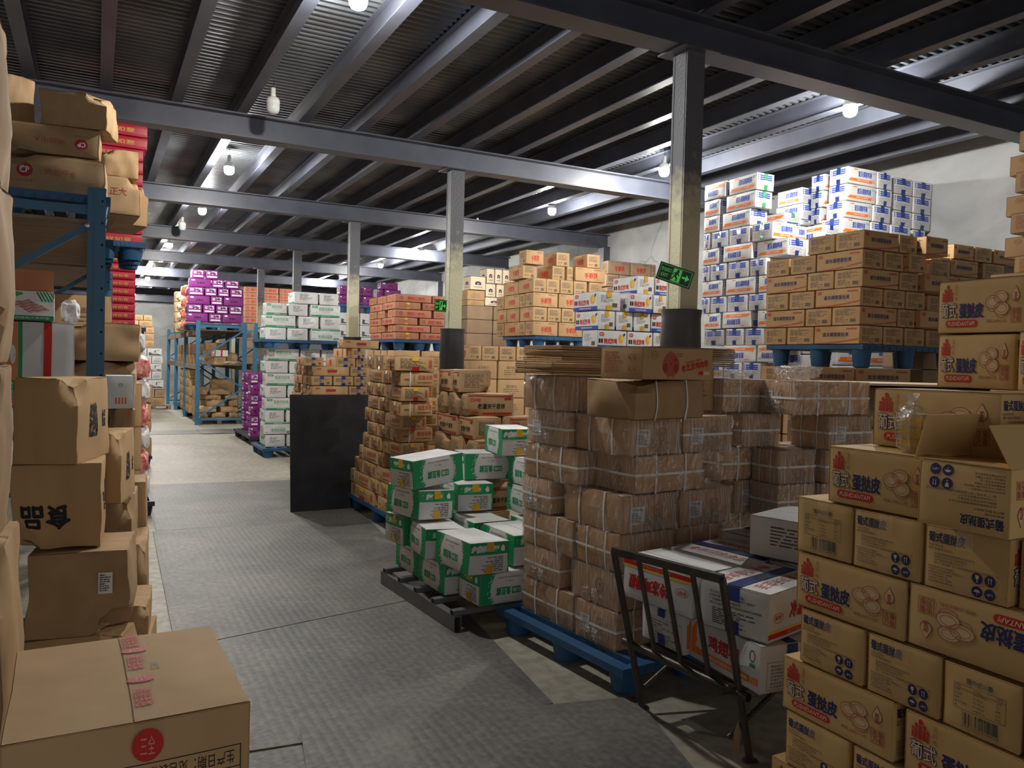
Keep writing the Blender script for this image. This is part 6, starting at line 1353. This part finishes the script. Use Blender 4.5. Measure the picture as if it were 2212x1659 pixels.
for j in range(6): MID += [('rackbox', 2.2, 20.4 + .75 * j, 1.383, 90, .45, .3, .22, 'brown carton of pair %s, lower one,' % ORD[j]), ('kraft', 2.2, 20.4 + .75 * j, 1.605, 90, .42, .3, .24, 'brown carton of pair %s, upper one,' % ORD[j])]
goods(MID, 'on the middle far rack shelf', 'cartons on the middle shelf of the far rack')
m_b = crumple('yellow_bag', (2.80, 19.42, 1.384), .14, .07, .035, 'bag_tan', 'crumpled yellowish bag at the front of the middle far shelf', 'bag', 9)
for k, (y, z, s_) in enumerate([(20.75, 2.164, 1), (20.75, 2.44, 1), (20.75, 2.72, 1), (20.8, 3.0, 1)]): crumple('orange_bag', (1.99, y, z), .17, .30, .125, 'bag_orange', 'orange net bag heap on the far rack, %s from the bottom' % ORD[k], 'bag', 3 + k, amp=.25, group='orange bags on the far rack')
for k, (y, z) in enumerate([(21.9, 2.164), (21.9, 2.42), (21.9, 2.68), (21.95, 2.94)]): crumple('tan_bag', (2.0, y, z), .16, .36, .12, 'bag_tan', 'tan crumpled bag behind the orange ones, %s from the bottom' % ORD[k], 'bag', 13 + k, amp=.25, group='tan bags on the far rack')
for k in range(4): place('kraft', 2.02, 22.85, 2.165 + .27 * k, 90, .5, .36, .265, '', 'dull carton at the far end of the rack top, %s from the bottom' % ORD[k], 'dull cartons on the far rack top', kids=False)
place('crushed', 2.9, 19.8, extent(['purple'])[4] + .19 * 4 + .03, 4, .40, .3, .10, '', 'collapsed brown carton on the purple cartons', kids=False, seed=1)

# ------------------------------------------------------------------ left rack goods
t = pallet(-.43, 5.65, 2.334, 0, 1.0, 1.1, 'pallet_blue', 'blue plastic pallet on the upper shelf of the left rack', .145)
place('cp', -.20, 5.36, 2.482, -3, .52, .34, .215, '', 'chicken wing carton, lowest of three on the left rack top', 'chicken wing cartons on the left rack top', seed=1)
place('cp', -.21, 5.36, 2.70, -2, .47, .34, .165, 'u', 'chicken wing carton, upside-down middle one on the left rack top', 'chicken wing cartons on the left rack top', seed=0)
place('crushed', -.09, 5.35, 2.872, -14, .40, .36, .20, '', 'dented brown carton crowning the left rack top', seed=2)
place('crushed', -.46, 5.45, 2.90, 30, .26, .24, .26, '', 'tipped brown carton by the dented one on the rack top', seed=1)
place('cp', .10, 5.98, 2.482, -86, .6, .28, .24, '', 'long brown carton overhanging behind the lowest wing carton', seed=2)
place('crushed', .11, 5.95, 2.724, -84, .5, .26, .18, '', 'brown carton overhanging above the long one', seed=0)
place('cp', .13, 6.55, 2.51, -80, .5, .34, .30, '', 'brown carton with round blue sticker further along the rack top', seed=0)
for k in range(10): place('redbox', .12, 7.55, 2.48 + .10 * k, -88, .5, .42 + (.06 if k > 7 else 0), .098, '', 'flat red gift box, %s from the bottom of the nearer pile' % ORD[k], 'red gift boxes on the left rack top', seed=1, kids=False)
pallet(.05, 7.45, 2.334, 0, .6, .9, 'pallet_blue', 'blue pallet carrying the nearer red gift boxes', .144)
pallet(.18, 10.9, 1.75, 0, .7, 1.0, 'pallet_blue', 'blue pallet carrying the farther red gift boxes', .15)
place('rackbox', .18, 10.9, 0, 90, .9, .6, .88, '', 'tall brown crate below the farther red gift boxes, lower one', seed=1, kids=False); place('rackbox', .18, 10.9, .883, 90, .9, .6, .865, '', 'tall brown crate below the farther red gift boxes, upper one', seed=2, kids=False)
for k in range(9): place('redbox', .22, 10.9, 1.902 + .095 * k, -88, .6, .38, .094, '', 'flat red gift box, %s from the bottom of the farther pile' % ORD[k], 'red gift boxes further down the left side', seed=0, kids=False)
place('stripe', -.275, 5.32, 1.305, 2, .335, .34, .455, '', 'white striped carton on the lower shelf of the left rack', seed=1)
o = place('shrimp', -.325, 5.26, 1.765, 2, .235, .28, .165, '', 'picture carton showing sliced bacon on the left rack', seed=1)
m2 = MB(); sx, sz = o.scale.x, o.scale.z; m2.box(-.175, -.01, .2, .175, -.004, .36, 'ink_salmon'); m2.obj('raised_flap', o)
place('dark', -.75, 5.5, 1.305, 0, .45, .5, .5, '', 'dark carton deep in the lower left rack shelf')
place('crushed', .06, 5.75, 1.545, -6, .46, .46, .235, '', 'torn brown carton sticking out of the left rack', seed=1); place('crushed', .03, 5.78, 1.305, -4, .46, .46, .238, '', 'dented brown carton under the torn one on the left rack', seed=0)
crumple('crumpled_film', (.23, 5.60, 1.60), .05, .04, .06, 'bag_white', 'crumpled white wrapping poking from the torn carton', 'plastic film', 4)
crumple('grey_bag', (-.13, 5.28, 1.765), .045, .06, .06, 'bag_white', 'small grey bag beside the bacon picture carton', 'bag', 8)
for k, (x, y, z) in enumerate([(-.55, 6.9, 1.95), (-.1, 6.9, 1.95)]): place('rackbox', x, y, 1.72 + .0, 0, .42, .4, .30, '', 'yellowish carton at the back of the left rack, %s one' % ORD[k], 'yellowish cartons at the back of the left rack', seed=1)
for k, (x, y) in enumerate([(-.55, 6.9), (-.1, 6.9)]): place('dark', x, y, 1.305, 0, .44, .44, .412, '', 'dark carton supporting the yellowish ones, %s one' % ORD[k], 'dark cartons at the back of the left rack', seed=1)
# stacked food cartons along the aisle on the left
BIG = [(-.03, 4.22, .0, -5, .48, .46, .325, 'food carton, lowest, mostly hidden by the big taped one'), (-.035, 4.22, .327, -6, .44, .46, .375, 'shaded food carton with a white paper label'), (-.135, 4.30, .705, -3, .385, .46, .385, 'food carton with upside-down black lettering'), (-.125, 4.30, 1.093, -17, .29, .50, .385, 'leaning food carton, topmost of the left aisle stack'),
 (.075, 4.98, .0, -6, .30, .40, .40, 'carton at floor level behind the food cartons'), (.075, 4.98, .402, -6, .30, .40, .42, 'carton above the floor one behind the food cartons'), (.085, 4.72, .826, -12, .19, .42, .36, 'narrow food carton behind the lettered one'), (.20, 4.35, .0, -8, .18, .46, .22, 'flattened brown carton beside the aisle, lower'), (.19, 4.35, .222, -5, .17, .42, .17, 'flattened brown carton beside the aisle, upper'), (.22, 5.0, .0, -4, .16, .5, .55, 'upright carton at the aisle edge behind the flattened ones'), (.20, 5.45, .40, -4, .22, .40, .42, 'rear carton at the aisle edge near the rack'), (.20, 5.45, .0, -4, .24, .42, .398, 'rear floor carton at the aisle edge near the rack')]
for i, q in enumerate(BIG):
    o = place('big' if i == 2 else ('bigside' if i in (3, 6) else 'blank'), q[0], q[1], q[2], q[3], q[4], q[5], q[6], 'u' if i in (2,) else '', 'brown ' + q[7], 'food cartons in the left aisle stack', seed=i % 3)
    if i == 1:
        m2 = MB(); m2.box(.085, -.240, .20, .145, -.238, .30, 'ink_white'); f = Face(m2, .06, .10, lambda x, y, o_: Vector((.115 + x, -.2405 - o_, .25 + y))); f.lines(.1, .08, .9, .92, 8, 'grey', 2, 0, words=3); m2.obj('paper_label', o)
place('crushed', .13, 5.14, .826, 2, .20, .26, .452, '', 'brown carton beneath the white foam box', seed=1)
place('jy', .125, 5.14, 1.281, 2, .14, .24, .19, '', 'white foam box with green logo behind the leaning carton', seed=1)
place('crushed', .14, 6.1, .82, 4, .22, .4, .40, '', 'brown carton further back under the torn cartons', seed=1); place('crushed', .14, 6.1, .0, 4, .26, .5, .81, '', 'tall floor carton below the torn cartons', seed=0)
m2 = MB(); m2.box(-.05, 0, 0, .05, .008, .17, 'silver_plate'); o = m2.obj('silver_packet'); o.location = (.16, 5.62, .825); o.rotation_euler = (-.1, 0, -.1); tag(o, 'silver packet leaning beneath the white foam box', 'packet')
for k in range(4): place('rackbox', .20, 7.15, .0 + .34 * k, -88, .6, .25, .338, '', 'yellowish carton, %s from the floor behind the foam box' % ORD[k], 'yellowish cartons behind the foam box', seed=1, kids=False)
for k in range(6): crumple('red_white_bag', (.34, 8.9 + .05 * (k % 2), .15 + .235 * k), .15, .42, .12, 'bag_red' if k % 2 else 'bag_white', 'wrapped red and white bag, %s from the bottom of its pallet' % ORD[k], 'bag', 30 + k, amp=.22, group='red and white bags on the left')
pallet(.32, 8.95, 0, 0, .42, .95, 'pallet_black', 'black pallet under the red and white bags', .149)
for k in range(4): place('crushed', .52, 12.6, .15 + .25 * k, -80, .6, .36, .248, '', 'battered brown carton, %s from the bottom before the far bags' % ORD[k], 'battered cartons on the left of the aisle', seed=k % 3, kids=False)
pallet(.50, 12.6, 0, 0, .45, .7, 'pallet_black', 'black pallet under the battered cartons', .149)
for k in range(5): place('kraft', .42, 14.6, 1.153 + .24 * (k - 0) if False else .0 + .30 * k, -85, .6, .5, .298, '', 'dull carton, %s from the floor behind the battered ones' % ORD[k], 'dull cartons on the left of the aisle', seed=k % 3, kids=False)
# big taped carton in the foreground
place('big', .069, 2.03, .0, -88.5, .56, .48, .462, '', 'brown carton under the big taped one in front', seed=1)
fr = place('front', .069, 2.024, .465, -88.5, .554, .468, .391, '', 'large brown carton with red printed tape, nearest the camera', seed=1)
d_ = carton_mesh('front', '', 1)[1]; m2 = MB(); f = Face(m2, .554, .468, lambda x, y, o: d_(Vector((x, y, .391 + o + .003)))); f.rect(0, .38, 1, .50, 'tape_clear', 0, .04)
for u in (.235, .60): f.disc(u, .44, .017, .030, 'red', 1); f.text('三全', u - .022, .415, u + .022, .465, 'pink', 2, .02)
for u in (.01, .31, .70): f.text('检验合格', u, .405, u + .17, .485, 'red', 1, .02, 2)
f2 = Face(m2, .468, .391, lambda x, y, o: d_(Vector((.277 + o + .003, x, y + .1955)))); f2.rect(.50, 0, .62, .16, 'tape_clear', 0, .04); f2.disc(.555, .12, .030, .034, 'red', 1); f2.text('三全', .525, .07, .585, .17, 'pink', 2)
m2.obj('printed_tape', fr)
m2 = MB(); f = Face(m2, .554, .468, lambda x, y, o: d_(Vector((x, y, .391 + o + .003)))); f.text('10272', .42, .34, .50, .38, 'grey', 0, 0, 1); m2.obj('date_stamp', fr)
# cartons towering at the very left edge
TOW = [(-.440, 2.46, 2.03, 1, .48, .40, .44), (-.436, 2.46, 1.565, -1, .48, .40, .462), (-.438, 2.46, 1.11, 0, .48, .40, .452), (-.41, 2.47, .56, -2, .48, .42, .547), (-.42, 2.47, .0, 0, .48, .42, .557)]
for k, q in enumerate(TOW): place('blank', *q, '', 'brown carton at the left edge, %s from the top of the nearest column' % ORD[k], 'cartons in the nearest left column', seed=k % 3)

# ------------------------------------------------------------------ goods hidden below the visible tiers carry them
def box_ext(q):
    x, y, z, yw, l, w, h = q; c, s_ = abs(math.cos(math.radians(yw))), abs(math.sin(math.radians(yw))); hx = (l * c + w * s_) / 2; hy = (l * s_ + w * c) / 2; return x - hx, x + hx, y - hy, y + hy, z, z + h
def carry(st, zmin=0.0):
    for i, b in enumerate(sorted(STACKS[st], key=lambda q: q[3])):
        kind, x, y, z, yw, l, w, h = b[:8]
        if z < zmin: continue
        e = box_ext((x, y, z, yw, l, w, h)); top = 0.0
        for q in PLACED:
            f_ = box_ext(q)
            if min(e[1], f_[1]) - max(e[0], f_[0]) > .03 and min(e[3], f_[3]) - max(e[2], f_[2]) > .03 and f_[5] <= z + .02: top = max(top, f_[5])
        gap = z - top
        if gap > .03:
            n = max(1, round(gap / .2)); hh = gap / n
            for k in range(n): place(kind, x, y, top + hh * k, yw, l - .01, w - .01, hh - .002, '', '%s beneath the %s, %s column, %s up' % (DESC[kind], WHERE[st].replace('of the ', ''), ORD[i % 17], ORD[k]), 'cartons beneath the ' + WHERE[st], kids=False)
carry('orangemid'); carry('purpleback', 2.7); carry('emblem', 2.0)
